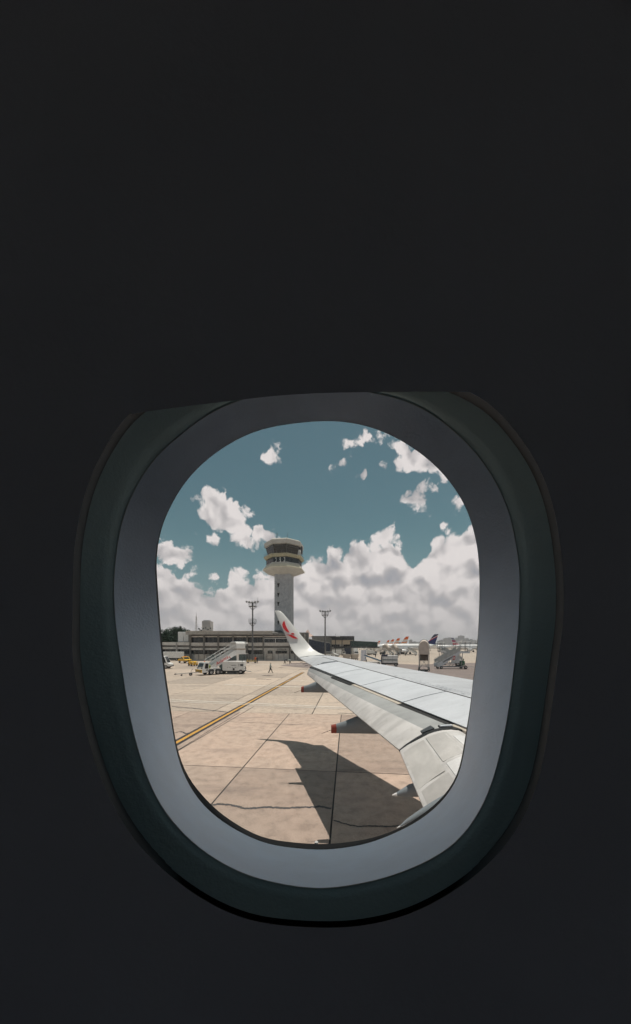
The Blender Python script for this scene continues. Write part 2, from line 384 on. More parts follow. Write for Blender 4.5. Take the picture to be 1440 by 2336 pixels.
# ---------------------------------------------------------------- ground
JA = math.atan(0.104)                                # joint direction, clockwise from +Y
JU = Vector((sin(JA), cos(JA), 0)); JV = Vector((cos(JA), -sin(JA), 0))
def uv(u, v): return JU*u+JV*v
g = mk(M_apron); R_ = 9000.0
g.add([(-R_, -R_, -0.03), (R_, -R_, -0.03), (R_, R_, -0.03), (-R_, R_, -0.03)], [(0, 1, 2, 3)])
apron = tag(g.build('ground'), kind='structure')
jb = mk(M_joint)
jb.add([tuple(uv(u, v)+Vector((0, 0, -0.012))) for u, v in ((-6, -42), (-6, 60), (92, 60), (92, -42))], [(0, 1, 2, 3)])
tag(jb.build('joint_bed', apron), kind='structure')
slab_cache = {}
def slab(u0, u1, v0, v1, gap):
    k = (round(u1-u0, 3), round(v1-v0, 3), gap)   # alike slabs share one mesh
    if k not in slab_cache:
        a, b = (k[0]-gap)/2, (k[1]-gap)/2; e = 0.008
        rings = []
        for z, s in ((-0.035, 0), (-e, 0), (0, e)):
            rings.append([tuple(JU*(a-s)*i+JV*(b-s)*j+Vector((0, 0, z))) for i, j in ((-1, -1), (1, -1), (1, 1), (-1, 1))])
        slab_cache[k] = MB().use(M_slab if gap < 0.05 else M_slab2).loft(rings).mesh('slab')
    o = bpy.data.objects.new('slab', slab_cache[k]); COL.objects.link(o); o.parent = apron
    o.location = uv((u0+u1)/2, (v0+v1)/2)+Vector((0, 0, -0.003*random.random()))
def to_uv(p): return p.dot(JU), p.dot(JV)
u1_, v1_ = to_uv(gp(555, 1750)); _, v2_ = to_uv(gp(768, 1750))
SW = v2_-v1_
ua, ub = to_uv(gp(700, 1757))[0], to_uv(gp(715, 1629))[0]
for i in range(-6, 9):
    for a, b in ((ua-18.4, ua-9.2), (ua-9.2, ua), (ua, ub)): slab(a, b, v1_+i*SW, v1_+(i+1)*SW, 0.045)
u = ub; ri = 0
while u < 88:
    for i in range(-6, 9): slab(u, u+7.4, v1_+(i+0.22)*SW*2, v1_+(i+1.22)*SW*2, 0.06)
    u += 7.4; ri += 1

def strip(name, pts, width, mt, z, parent=None, jag=0.0, seed=1, sub=1):
    rr = random.Random(seed); L = []; Rr = []; q = []; off = 0.0
    for a, b in zip(pts, pts[1:]):
        for k in range(sub): q.append(Vector(a).lerp(Vector(b), k/sub))
    q.append(Vector(pts[-1]))
    for i, p in enumerate(q):
        d = (q[min(i+1, len(q)-1)]-q[max(i-1, 0)]); d.z = 0; d.normalize(); n = Vector((-d.y, d.x, 0))
        w = width/2
        if jag: off = off*0.72+rr.uniform(-jag, jag); p = p+n*off
        L.append(p+n*w*(1+rr.uniform(-1, 1)*(0.45 if jag else 0.0))); Rr.append(p-n*w*(1+rr.uniform(-1, 1)*(0.45 if jag else 0.0)))
    m = mk(mt)
    vs = [(a.x, a.y, z) for a in L]+[(a.x, a.y, z) for a in Rr]; n = len(L)
    m.add(vs, [(i, i+1, n+i+1, n+i) for i in range(n-1)])
    o = m.build(name, parent); return o
ya, yb = gp(380, 1707), gp(692, 1534)
o = strip('taxi_line_border', [ya, yb], 0.56, M_lineK, 0.005, None); tag(o, kind='structure')
strip('taxi_line', [ya, yb], 0.20, M_lineY, 0.009, o)
o2 = strip('taxi_line_edge', [ya+Vector((0.62, -0.5, 0)), gp(560, 1612)+Vector((0.62, 0, 0))], 0.05, M_lineK, 0.005, o)
for nm, a, b, w, s in (('lane_line', (372, 1596), (960, 1622), 0.16, 5), ('lane_line', (372, 1599.5), (960, 1626), 0.10, 6), ('lane_line', (512, 1562), (700, 1568), 0.28, 7),
                    ('lane_line', (655, 1553), (715, 1554), 0.22, 8), ('lane_line', (540, 1515.5), (690, 1517), 0.5, 9), ('lane_line', (560, 1533), (680, 1533.5), 0.18, 10)):
    tag(strip(nm, [gp(*a), gp(*b)], w, M_lineW, 0.012 if s != 6 else 0.0125, None, seed=s), kind='structure')
for nm, pts, w, s in (('pavement_crack', [(478,1838),(500,1834),(530,1838),(560,1845),(600,1842),(640,1843),(690,1842),(735,1841),(756,1845)], 0.085, 21),
                      ('pavement_crack', [(760,1872),(785,1879),(815,1886),(850,1884),(885,1886),(925,1882)], 0.045, 22),
                      ('pavement_crack', [(398,1672),(412,1669),(424,1674),(440,1670)], 0.10, 23),
                      ('pavement_crack', [(392,1612),(450,1617),(505,1623),(520,1625),(548,1622)], 0.14, 24),
                      ('pavement_crack', [(515,1646),(580,1649),(640,1652),(690,1654)], 0.03, 25),
                      ('pavement_crack', [(770,1627),(800,1628),(835,1626)], 0.12, 26)):
    tag(strip(nm, [gp(*q) for q in pts], w, M_seal, 0.004, apron, jag=w*0.17, seed=s, sub=18), kind='structure')
def patch(name, pts, mt, z):
    m = mk(mt); q = [gp(*a) for a in pts]
    m.add([(a.x, a.y, z) for a in q], [tuple(range(len(q)))]); return tag(m.build(name), kind='structure')
patch('asphalt_road', [(860,1521),(900,1514),(960,1517),(1010,1512.5),(1200,1512),(1500,1640),(1200,1640),(900,1560)], M_asph, 0.006)
patch('asphalt_patch', [(640,1519),(668,1512),(760,1511),(800,1522),(700,1524)], M_asph, 0.007)
for k, (a, b, w) in enumerate((((600,1541),(622,1541.5),1.1),((585,1549),(606,1549.5),0.7),((608,1550),(618,1550),0.6),((636,1523),(648,1522),0.9),((690,1527),(705,1526),0.8))):
    m = ground_mat('oil_stain_%d' % k, (0.13, 0.11, 0.10), (0.2, 0.16, 0.14), rnd=0) if k == 0 else m
    tag(strip('oil_stain', [gp(*a), gp(*b)], w, m, 0.007, apron, jag=0.12, seed=40+k, sub=10), kind='structure')

# ---------------------------------------------------------------- cabin wall and window (close to the lens)
O1 = [(720,961),(800,964),(866,981),(928,1012),(987,1056),(1032,1106),(1066,1164),(1087,1235),(1094,1306),(1093,1402),(1087,1500),(1080,1545),
      (1074,1604),(1064,1667),(1053,1733),(1041,1775),(1012,1817),(970,1854),(912,1890),(845,1913),(782,1923),(720,1926),(620,1916),(578,1902),(537,1879),
      (495,1849),(462,1815),(428,1771),(407,1717),(397,1667),(387,1596),(376,1521),(366,1422),(360,1339),(357,1277),(366,1214),(387,1160),(428,1093),(495,1031),(591,981)]
O1b = [(720,960),(800,963),(866,980),(928,1011),(987,1055),(1032,1105),(1066,1163),(1087,1235),(1095,1306),(1094,1402),(1088,1500),(1081,1545),
      (1075,1604),(1066,1670),(1055,1740),(1039,1787),(1000,1838),(950,1876),(905,1899),(845,1923),(782,1935),(720,1939),(620,1928),(575,1912),(525,1886),
      (482,1855),(448,1818),(418,1765),(403,1717),(394,1667),(383,1596),(372,1521),(362,1422),(356,1339),(354,1277),(364,1213),(386,1159),(427,1092),(494,1030),(591,980)]
O2 = [(700,884),(800,888),(866,900),(916,912),(970,935),(1028,977),(1087,1035),(1132,1102),(1162,1172),(1178,1247),(1186,1318),(1182,1435),(1174,1508),
      (1162,1608),(1145,1700),(1128,1767),(1107,1825),(1074,1883),(1032,1929),(970,1967),(887,2000),(803,2019),(720,2027),(620,2012),(537,1985),(453,1933),
      (391,1871),(353,1812),(328,1750),(307,1679),(291,1604),(278,1521),(264,1422),(260,1339),(266,1260),(280,1185),(307,1118),(353,1047),(412,993),(487,939),(590,900)]
O3 = [(720,842),(860,850),(980,872),(1095,922),(1157,981),(1212,1060),(1249,1152),(1270,1277),(1274,1402),(1262,1500),(1245,1625),(1232,1708),(1212,1792),
      (1170,1883),(1116,1950),(1053,2004),(970,2054),(895,2083),(803,2100),(720,2102),(640,2096),(578,2087),(495,2054),(412,2000),(328,1921),(266,1825),(228,1729),
      (199,1625),(178,1500),(178,1402),(180,1277),(191,1193),(212,1110),(241,1047),(278,985),(320,939),(420,885),(560,855)]
NR = 160
def ring(O, Y, grow=1.0):
    return [tuple(at(725+(q.x-725)*grow, 1450+(q.y-1450)*grow, Y(q) if callable(Y) else Y)) for q in O]
def Y2(q, d=0.0):                                     # the reveal is deep at the sill and shallow at the head
    t = min(1, max(0, (q.y-890)/1140)); t = (t*t*(3-2*t))**1.85
    return 0.236-0.088*t+d
def y2(d): return lambda q: Y2(q, d)
S1, S1b, S2, S3 = (spline(o, NR) for o in (O1, O1b, O2, O3))
def lerp_ring(A, YA, B, YB, t, pw=1.0):
    k = t**pw; a = ring(A, YA); b = B if YB is None else ring(B, YB)
    return [tuple(Vector(p).lerp(Vector(q), k)) for p, q in zip(a, b)]
win = thing('airplane_window', 'rounded airplane cabin window with pale plastic reveal, black seal and half-dark surround', 'window', tuple(at(725, 1930, 0.24)))
wi = Matrix.Translation(-win.location)
YP, YG, YW = 0.262, 0.250, 0.132
m = mk(M_rubber).xf(wi); m.loft([ring(S1b, YG, 0.9995), ring(S1b, YG+0.003), ring(S1, YP-0.002), ring(S1, YP+0.006), ring(S1, YP+0.006, 1.08), ring(S1b, YG+0.003, 1.05)], cap=False); m.build('window_seal', win, 60)
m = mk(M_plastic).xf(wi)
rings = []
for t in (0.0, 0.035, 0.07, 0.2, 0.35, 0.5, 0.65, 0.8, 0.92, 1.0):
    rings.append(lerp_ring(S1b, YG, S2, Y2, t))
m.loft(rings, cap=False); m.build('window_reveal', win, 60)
S3b = []                                              # bezel rim: placed so the bezel leans a little towards the opening
for q2, q3 in zip(S2, S3):
    r2 = sqrt((q2.x-CX)**2+(q2.y-HY)**2)/F; r3 = sqrt((q3.x-CX)**2+(q3.y-HY)**2)/F
    cf = 0.85 if q3.y < 1450 else 0.85-0.33*(q3.y-1450)/650
    S3b.append(tuple(at(q3.x, q3.y, (Y2(q2)-0.002)*(r2+cf)/(r3+cf))))
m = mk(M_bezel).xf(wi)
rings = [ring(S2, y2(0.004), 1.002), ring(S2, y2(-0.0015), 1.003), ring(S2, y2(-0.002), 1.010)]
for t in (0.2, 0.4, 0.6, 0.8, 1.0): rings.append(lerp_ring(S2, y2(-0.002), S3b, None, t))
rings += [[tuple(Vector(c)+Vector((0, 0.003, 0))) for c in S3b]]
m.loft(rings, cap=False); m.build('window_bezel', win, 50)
m = mk(mat('groove_plastic', (0.02, 0.022, 0.024), 0.85)).xf(wi); m.loft([[tuple(Vector(c)+Vector((0, 0.002, 0))) for c in S3b], ring(S3, YW+0.0042, 1.020), ring(S3, YW+0.0004, 1.0235)], cap=False); m.build('window_groove', win, 50)
# pane: thin clear acrylic
gm = bpy.data.materials.new('clear_acrylic'); gm.use_nodes = True
gt = gm.node_tree; gt.nodes.clear(); GN = Nodes(gt)
go = gt.nodes.new('ShaderNodeOutputMaterial'); gx = gt.nodes.new('ShaderNodeMixShader'); gtr = gt.nodes.new('ShaderNodeBsdfTransparent'); ggl = gt.nodes.new('ShaderNodeBsdfGlossy')
gtr.inputs[0].default_value = (0.975, 0.985, 0.985, 1); ggl.inputs['Roughness'].default_value = 0.02
lw = gt.nodes.new('ShaderNodeFresnel'); lw.inputs[0].default_value = 1.3
gt.links.new(lw.outputs[0], gx.inputs[0]); gt.links.new(gtr.outputs[0], gx.inputs[1]); gt.links.new(ggl.outputs[0], gx.inputs[2]); gt.links.new(gx.outputs[0], go.inputs[0])
m = mk(gm).xf(wi); m.add(ring(S1, YP+0.0055, 1.06), [tuple(range(NR))]); m.build('window_pane', win)
mk(M_white).xf(wi).tube(at(722, 1927, 0.266), at(722, 1921, 0.266), 0.0016, 10).build('breather_valve', win)
# shade, pulled a little down behind the panel lip
def shade_edge(px):
    pts = [(150,985),(250,960),(320,940),(430,926),(560,910),(640,902),(720,897),(850,894),(1000,893),(1100,895),(1250,903),(1350,912)]
    for (a, b), (c, d) in zip(pts, pts[1:]):
        if a <= px <= c: return b+(d-b)*(px-a)/(c-a)
m = mk(M_panel).xf(wi); ns = 60
xs = [300+806*i/ns for i in range(ns+1)]
rg = []
for x in xs:
    b = shade_edge(x)
    rg.append([tuple(at(x, b, YW-0.0005)), tuple(at(x, b, YW-0.0012)), tuple(at(x, 790, YW-0.0012)), tuple(at(x, 790, YW-0.0005))])
m.loft(rg); m.build('window_shade', win, 40)
# lining panel: a sheet with the window cut out, slightly curved away above and below like a fuselage side
pm = mk(M_panel); rings = [ring(S3, YW, 1.023)]
ctr = Vector((0.0, YW, H))
def outer(k, s):
    a = -pi+2*pi*k/NR; c, sn = cos(a), sin(a); r = s/max(abs(c), abs(sn)*0.9)
    x, z = r*c, -r*sn
    return (x, YW-0.10*(max(0, abs(z)-0.15))**2*2.5, H+z)
for s in (0.24, 0.4, 0.7, 1.1): rings.append([outer(k, s) for k in range(NR)])
cab = thing('cabin_wall', None, None, (0, YW, H)); cab['kind'] = 'structure'
pm.xf(Matrix.Translation((0, -YW, -H))); pm.loft(rings, cap=False); pm.build('lining_panel', cab, 50)
TX = Matrix.Translation((0, -YW, -H))
# outer fuselage skin around the hole
m = mk(M_whiteg).xf(TX)
def outer2(k, s, y):
    a = -pi+2*pi*k/NR; c, sn = cos(a), sin(a); r = s/max(abs(c), abs(sn)); return (r*c, y-0.22*(abs(r*sn))**2, H-r*sn)
m.loft([ring(S1, YP+0.008, 1.02), ring(S1, YP+0.042, 1.02), ring(S1, YP+0.042, 1.10)]+[[outer2(k, s, YP+0.042) for k in range(NR)] for s in (0.30, 0.6, 1.12)], cap=False)
m.build('fuselage_skin', cab, 60)
# rest of the cabin round the seat: floor, ceiling, ends and the far side with its own row of windows
def plate(name, quad, mt):
    mm = mk(mt); mm.xf(TX); mm.add(quad, [tuple(range(len(quad)))]); return mm.build(name, cab)
x0, x1, y0, y1, z0, z1 = -2.6, 2.6, -3.35, 0.10, H-1.0, H+1.05
M_cabin = mat('cabin_lining', (0.72, 0.75, 0.80), 0.7, var=0.05, scale=2)
plate('cabin_floor', [(x0,y0,z0),(x1,y0,z0),(x1,0.3,z0),(x0,0.3,z0)], M_carpet)
plate('cabin_ceiling', [(x0,y0,z1),(x1,y0,z1),(x1,0.3,z1),(x0,0.3,z1)], M_cabin)
plate('cabin_end', [(x0,y0,z0),(x0,0.3,z0),(x0,0.3,z1),(x0,y0,z1)], M_cabin)
plate('cabin_end', [(x1,y0,z0),(x1,0.3,z0),(x1,0.3,z1),(x1,y0,z1)], M_cabin)
for s in (-1, 1):                                      # wall beyond the modelled panel
    plate('lining_panel', [(s*1.05,0.176,z0),(s*2.6,0.176,z0),(s*2.6,0.176,z1),(s*1.05,0.176,z1)], M_panel)
m = mk(M_cabin).xf(TX); xs = [x0]
wx = [-2.2+0.55*k for k in range(9)]
m.box(x0, x1, y0-0.04, y0, z0, H-0.24); m.box(x0, x1, y0-0.04, y0, H+0.26, z1)
prev = x0
for w in wx: m.box(prev, w-0.16, y0-0.04, y0, H-0.24, H+0.26); prev = w+0.16
m.box(prev, x1, y0-0.04, y0, H-0.24, H+0.26); m.build('opposite_wall', cab)

# ---------------------------------------------------------------- the wing
def lin(a, b): (y0_, v0), (y1_, v1) = a, b; return lambda y: v0+(v1-v0)*(y-y0_)/(y1_-y0_)
XA = lambda y: 0.75+0.51*(14.2-y)
ZA = lin((14.2, 3.97), (7.81, 3.55))
XB = lambda y: 4.95-0.357*y
ZB = lin((11.7, 3.865), (5.74, 3.44))
XC = lambda y: 4.176-0.376*y
ZC = lin((11.4, 3.667), (4.9, 3.14))
XE = lambda y: 2.60-0.2525*y
ZE = lin((11.6, 3.36), (4.9, 2.73))
wing = thing('airplane_wing', 'pale grey airliner wing with lowered flaps and upswept white winglet bearing a red bird', 'wing', (3.0, 2.0, 0))
WM = Matrix.Translation((-3.0, -2.0, 0))
def wmk(mt): return mk(mt).xf(WM)
def body_sec(y):
    za, zb, zc = ZA(y), ZB(y), ZC(y); c = XA(y)-XC(y); th = 0.13*c
    pts = [(XA(y)+0.10+0.01*c, za-0.10), (XA(y)+0.06, za-0.03), (XA(y)-0.02*c, za+0.008), (XA(y)-0.10*c, za+0.018)]
    for k in (0.25, 0.5, 0.75): pts.append((XA(y)-0.10*c+(XB(y)-(XA(y)-0.10*c))*k, (za+0.018)+(zb-za-0.018)*k+0.018*sin(pi*k)))
    pts += [(XB(y), zb), (XB(y)-0.02, zb-0.03), (XC(y)+0.10, zc-0.045), (XC(y)+0.09, zc-0.13), (XB(y), zb-th*0.75), ((XA(y)+XB(y))/2, za-th), (XA(y)-0.12*c, za-th*0.8)]
    return [(x, y, z) for x, z in pts]
ys = [1.2, 2.2, 3.2, 4.2, 5.2, 6.2, 7.2, 8.2, 9.2, 10.2, 11.2, 11.62]
wmk(M_wing).loft([body_sec(y) for y in ys]).build('wing_box', wing, 28)
# outer wing with the fixed tip and aileron
XT = lambda y: -0.05-0.288*(y-11.7)
ZT = lin((11.7, 3.62), (14.2, 3.885))
def tip_sec(y):
    za = ZA(y); c = XA(y)-XT(y); zb = ZB(y)
    if y > 12.8: zb = zb+(za-0.02-zb)*(y-12.8)/1.4*0.6
    return [(x, y, z) for x, z in ((XA(y)+0.09, za-0.08), (XA(y)+0.05, za-0.025), (XA(y)-0.04*c, za+0.008), (XA(y)-0.12*c, za+0.016), (XB(y), zb), (XB(y)-0.25*c, zb-0.06+0*c), (XT(y), ZT(y)), (XT(y), ZT(y)-0.025), (XB(y), zb-0.22), (XA(y)-0.2*c, za-0.2))]
wmk(M_wing).loft([tip_sec(y) for y in (11.63, 12.2, 12.8, 13.4, 13.9, 14.2)]).build('outer_wing', wing, 30)
# spoilers: separate panels, slightly proud, with gaps
cuts = [2.0, 3.4, 4.72, 6.32, 7.95, 9.6, 11.45]
for a, b in zip(cuts, cuts[1:]):
    rg = []
    for y in (a+0.014, (a+b)/2, b-0.014):
        xb, zb, xc, zc = XB(y)-0.012, ZB(y), XC(y), ZC(y)
        rg.append([(xb, y, zb-0.005), ((xb+xc)/2, y, (zb+zc)/2+0.012), (xc, y, zc), (xc, y, zc-0.012), ((xb+xc)/2, y, (zb+zc)/2-0.02), (xb, y, zb-0.027)])
    wmk(M_spoil).loft(rg).build('spoiler', wing, 30)
wmk(M_spoil).loft([[(XB(y)-0.012, y, ZB(y)-0.002), ((XB(y)+XT(y))/2, y, (ZB(y)+ZT(y))/2+0.02), (XT(y)+0.3, y, ZT(y)+0.035), (XT(y)+0.3, y, ZT(y)+0.02), (XB(y)-0.012, y, ZB(y)-0.02)] for y in (11.66, 12.4, 12.85)]).build('aileron', wing, 30)
# dark line along the spar, and along the aileron hinge
for nm, fx, fz, y0_, y1_, w in (('spar_gap', XB, ZB, 2.0, 13.0, 0.022),):
    mm = wmk(M_black); rg = []
    for k in range(13):
        y = y0_+(y1_-y0_)*k/12; rg.append([(fx(y)+w/2, y, fz(y)+0.0045), (fx(y)-w/2, y, fz(y)+0.0035), (fx(y)-w/2, y, fz(y)-0.02), (fx(y)+w/2, y, fz(y)-0.02)])
    mm.loft(rg).build(nm, wing)
# flap cove strips behind the spoilers: black where open, tan primer where the flap nose shows
segs = [(2.0, 5.05, M_tan, 0.06), (5.05, 6.35, M_black, 0.13), (6.35, 8.3, M_tan, 0.075), (8.3, 9.5, M_black, 0.13), (9.5, 11.55, M_dark, 0.05)]
for a, b, mt, w in segs:
    rg = []
    for k in range(6):
        y = a+(b-a)*k/5; rg.append([(XC(y)+0.05, y, ZC(y)-0.02), (XC(y)-w, y, ZC(y)-0.028-0.25*w), (XC(y)-w, y, ZC(y)-0.09), (XC(y)+0.05, y, ZC(y)-0.09)])
    wmk(mt).loft(rg).build('cove_strip', wing)
def flap_sec(y, xc, zc, xe, ze, td, bulge):
    f = lambda t: (xc+(xe-xc)*t, zc+(ze-zc)*t+bulge*(1-((t-td)/(td if t < td else 1-td))**2))
    top = [f(t) for t in (0.0, 0.08, 0.2, 0.35, td-0.12, td, td+0.1, 0.88, 1.0)]
    top[0] = (top[0][0]+0.06, top[0][1]-0.05)
    bot = [(xe, ze-0.018), (xe+(xc-xe)*0.4, ze+(zc-ze)*0.4-0.10), (xe+(xc-xe)*0.85, ze+(zc-ze)*0.85-0.17), (xc+0.09, zc-0.12)]
    return [(x, y, z) for x, z in top+bot]
rg = []
for k in range(12):
    y = 4.93+(11.55-4.93)*k/11; t = k/11
    rg.append(flap_sec(y, XC(y)-0.02, ZC(y)-0.055, XE(y), ZE(y), 0.50+0.22*t, 0.115-0.055*t))
wmk(M_flap).loft(rg).build('outer_flap', wing, 22)
# thin strip over the flap's down-curved rear; its brighter tone is light painted in
rg = []
for k in range(12):
    y = 4.95+(11.50-4.95)*k/11; t = k/11; td = 0.50+0.22*t
    s = flap_sec(y, XC(y)-0.02, ZC(y)-0.055, XE(y), ZE(y), td, 0.115-0.055*t)
    q = [Vector(p)+Vector((-0.002, 0, 0.004)) for p in s[5:9]]
    rg.append([tuple(p) for p in q]+[tuple(p+Vector((0.002, 0, -0.007))) for p in reversed(q)])
wmk(M_flap2).loft(rg).build('flap_lit_strip', wing, 22)
# inner flap, trailing edge square to the fuselage
XEi = lambda y: 1.32; ZEi = lin((4.75, 2.755), (3.68, 2.41))
XCi = lambda y: 2.32+0.10*(4.8-y); ZCi = lin((4.8, 3.10), (2.5, 2.83))
rg = []
for k in range(8):
    y = 4.80-(4.80-2.2)*k/7
    rg.append(flap_sec(y, XCi(y), ZCi(y)-0.03, XEi(y), ZEi(y), 0.45, 0.13))
wmk(M_flap2).loft(rg).build('inner_flap', wing, 22)
# skin patches on the inner flap
for k, (ya_, yb_, ta, tb) in enumerate(((4.74, 4.15, 0.30, 0.62), (4.10, 3.45, 0.28, 0.60), (4.72, 4.0, 0.66, 0.97), (3.95, 3.2, 0.64, 0.96), (4.60, 4.05, 0.06, 0.27))):
    rg = []
    for y in (ya_, (ya_+yb_)/2, yb_):
        xc, zc, xe, ze = XCi(y), ZCi(y)-0.03, XEi(y), ZEi(y); td = 0.45
        f = lambda t: Vector((xc+(xe-xc)*t, y, zc+(ze-zc)*t+0.13*(1-((t-td)/(td if t < td else 1-td))**2)+0.0010))
        q = [f(ta+(tb-ta)*i/5) for i in range(6)]
        rg.append([tuple(p) for p in q]+[tuple(p-Vector((0, 0, 0.006))) for p in reversed(q)])
    wmk(mat('flap_patch_%d' % (k % 3), ((0.50, 0.48, 0.465), (0.68, 0.67, 0.67), (0.55, 0.53, 0.51))[k % 3], 0.45, var=0.2, scale=2.5)).loft(rg).build('skin_patch', wing, 40)
# dark seal and hinge fittings where the two flaps meet
kink = []
for t in (0.0, 0.1, 0.2, 0.3, 0.4, 0.5, 0.6, 0.7, 0.8, 0.9, 1.0):
    xc, zc, xe, ze = 2.30, 3.085, 1.335, 2.735; td = 0.48
    kink.append(Vector((xc+(xe-xc)*t, 4.865, zc+(ze-zc)*t+0.125*(1-((t-td)/(td if t < td else 1-td))**2)+0.012)))
wmk(M_black).loft([[tuple(p+Vector((0, -0.065+0.03*i/10, 0))), tuple(p+Vector((0, 0.065-0.03*i/10, 0))), tuple(p+Vector((0, 0.05, -0.12+0.010*i))), tuple(p+Vector((0, -0.05, -0.12+0.010*i)))] for i, p in enumerate(kink)]).build('flap_seal', wing, 40)
mm = wmk(M_dark)
for a, b in ((0.12, 0.36), (0.44, 0.60)):
    pa, pb = kink[int(a*10)], kink[int(b*10)]
    mm.loft([[tuple(pa+Vector((0, 0.07, 0.012))), tuple(pa+Vector((0, 0.24, 0.010))), tuple(pa+Vector((0, 0.24, -0.03))), tuple(pa+Vector((0, 0.07, -0.03)))],
             [tuple(pb+Vector((0, 0.07, 0.012))), tuple(pb+Vector((0, 0.17, 0.012))), tuple(pb+Vector((0, 0.17, -0.03))), tuple(pb+Vector((0, 0.07, -0.03)))]])
mm.build('hinge_fitting', wing)
mm = wmk(M_spoil); pa, pb = kink[1], kink[3]
mm.loft([[tuple(pa+Vector((0, 0.05, 0.03))), tuple(pa+Vector((0, 0.11, 0.03))), tuple(pa+Vector((0, 0.11, 0.01))), tuple(pa+Vector((0, 0.05, 0.01)))],
         [tuple(pb+Vector((0, 0.05, 0.03))), tuple(pb+Vector((0, 0.11, 0.03))), tuple(pb+Vector((0, 0.11, 0.01))), tuple(pb+Vector((0, 0.05, 0.01)))]]).build('seal_guard', wing)
# flap track fairings
def fairing(y, xt, zt, length, hh, wd, cap, capm, nose_z, wick=True):
    def sec(x, zc, a, b, n=14): return [(x, y+cos(2*pi*i/n)*b, zc+sin(2*pi*i/n)*a) for i in range(n)]
    st = [(0.0, 0.30, 0.30), (0.10, 0.42, 0.45), (0.22, 0.62, 0.66), (0.4, 0.86, 0.9), (0.6, 1, 1), (0.8, 0.9, 0.95), (1.0, 0.35, 0.4)]
    if capm is M_white: st[0] = (0.0, 0.05, 0.06)
    rg = [sec(xt+length*t, zt+hh*(a-st[0][1])*0.92+nose_z*t, hh*a, wd*b) for t, a, b in st]
    o = wmk(mat('fairing_paint', (0.20, 0.225, 0.245), 0.45, var=0.1, scale=2)).loft(rg).build('flap_track_fairing', wing, 40)
    c = rg[0]; d = rg[1]
    k = cap/(length*0.10)
    e = [tuple((Vector(p).lerp(Vector(q), k)-Vector((0, y, zt)))*1.03+Vector((0, y, zt))) for p, q in zip(c, d)]
    e = [(q[0]-0.03*q[0]*0, q[1], q[2]) for q in e]
    f = [(p[0]-0.01, y+(p[1]-y)*1.02, zt+(p[2]-zt)*1.02) for p in c]
    wmk(capm).loft([f, e]).build('fairing_tip', o, 40)
    if wick: wmk(M_black).tube((xt, y, zt-0.02), (xt-0.24, y-0.02, zt-0.10), 0.006, 5).build('static_wick', o)
fairing(10.25, -0.47, 2.96, 2.2, 0.30, 0.17, 0.09, M_redcap, 0.0)
fairing(7.25, 0.38, 2.45, 2.6, 0.32, 0.19, 0.10, M_redcap, 0.0)
fairing(4.35, 1.10, 2.29, 2.3, 0.20, 0.15, 0.20, M_white, 0.0, False)
fairing(3.30, 0.886, 2.45, 0.9, 0.055, 0.05, 0.08, M_white, 0.45, False)
# sharklet
sh = [(743,1495,682,1500,14.20),(727,1489,672,1490,14.52),(713,1480,665,1480,14.72),(702,1467,659.5,1468,14.86),(692,1455,654,1455,14.95),(670,1428,642,1428,15.15),(658,1413,635.5,1414,15.26),(647,1400,630,1400,15.36),(641,1395,627.5,1395.5,15.40),(636,1393,626.5,1392.8,15.42)]
rg = []
for i, (lx, ly, tx, ty, Y) in enumerate(sh):
    l, t = at(lx, ly, Y), at(tx, ty, Y); tk = 0.10*(1-0.75*i/9)
    d = l-t; nrm = Vector((0, 1, -0.25 if i > 1 else -1.5)).normalized()
    q = []
    for k, w in ((0, 0.1), (0.08, 0.5), (0.3, 0.9), (0.65, 1), (0.9, 0.8), (1, 0.15)): q.append(t+d*k-nrm*tk*w*0.5)
    for k, w in ((0.9, 0.8), (0.65, 1), (0.3, 0.9), (0.08, 0.5)): q.append(t+d*k+nrm*tk*w*0.8)
    rg.append([tuple(p) for p in q])
M_shark = mat('winglet_paint', (0.70, 0.70, 0.69), 0.35, var=0.05, scale=1.5, dirt=((0.55, 0.54, 0.51), 0.3))
shk = wmk(M_shark).loft(rg).build('winglet', wing, 45)
def on_shark(px, py, lift):
    for (l0, a0, t0, b0, y0_), (l1, a1, t1, b1, y1_) in zip(sh, sh[1:]):
        if min(a1, b1) <= py <= max(a0, b0):
            k = ((a0+b0)/2-py)/((a0+b0)/2-(a1+b1)/2); return at(px, py, (y0_+(y1_-y0_)*min(1, max(0, k)))-lift)
    return at(px, py, 15.0-lift)
def emblem(pts):
    q = [(620+a/6, 1380+b/6) for a, b in pts]
    mm = wmk(M_red); f = [tuple(on_shark(x, y, 0.085)) for x, y in q]; bk = [tuple(on_shark(x, y, 0.02)) for x, y in q]; n = len(q)
    cx_, cy_ = sum(p[0] for p in q)/n, sum(p[1] for p in q)/n
    mm.add(f+bk, [tuple(range(n))]+[(i, (i+1) % n, (i+1) % n+n, i+n) for i in range(n)]); mm.build('red_bird_mark', shk)
emblem([(172,215),(180,240),(190,275),(205,310),(225,345),(245,378),(230,377),(212,370),(190,355),(168,330),(152,300),(145,270),(152,240)])
emblem([(262,392),(280,383),(300,387),(315,403),(290,405),(270,401)])
emblem([(190,410),(240,405),(275,410),(310,430),(335,446),(360,460),(325,462),(292,455),(262,438),(228,414)])
# winglet root fence line and the wedge fairing at the tip trailing edge
wmk(M_dark).path([at(684, 1502, 14.1), at(703, 1497.5, 14.15), at(727, 1504, 13.9), at(752, 1513, 13.5)], 0.012).build('panel_seam', wing)
wmk(M_black).path([at(717, 1522.5, 11.62)+Vector((0, 0, 0.02)), at(727, 1519, 11.62)+Vector((0, 0, 0.03)), at(740, 1526, 11.4)+Vector((0, 0, 0.02))], 0.035).build('flap_end_gap', wing)
for k in range(5): y = 12.2+0.42*k; wmk(M_rubber).tube((XT(y), y, ZT(y)), (XT(y)-0.22, y, ZT(y)-0.03), 0.008, 5).build('static_wick', wing)
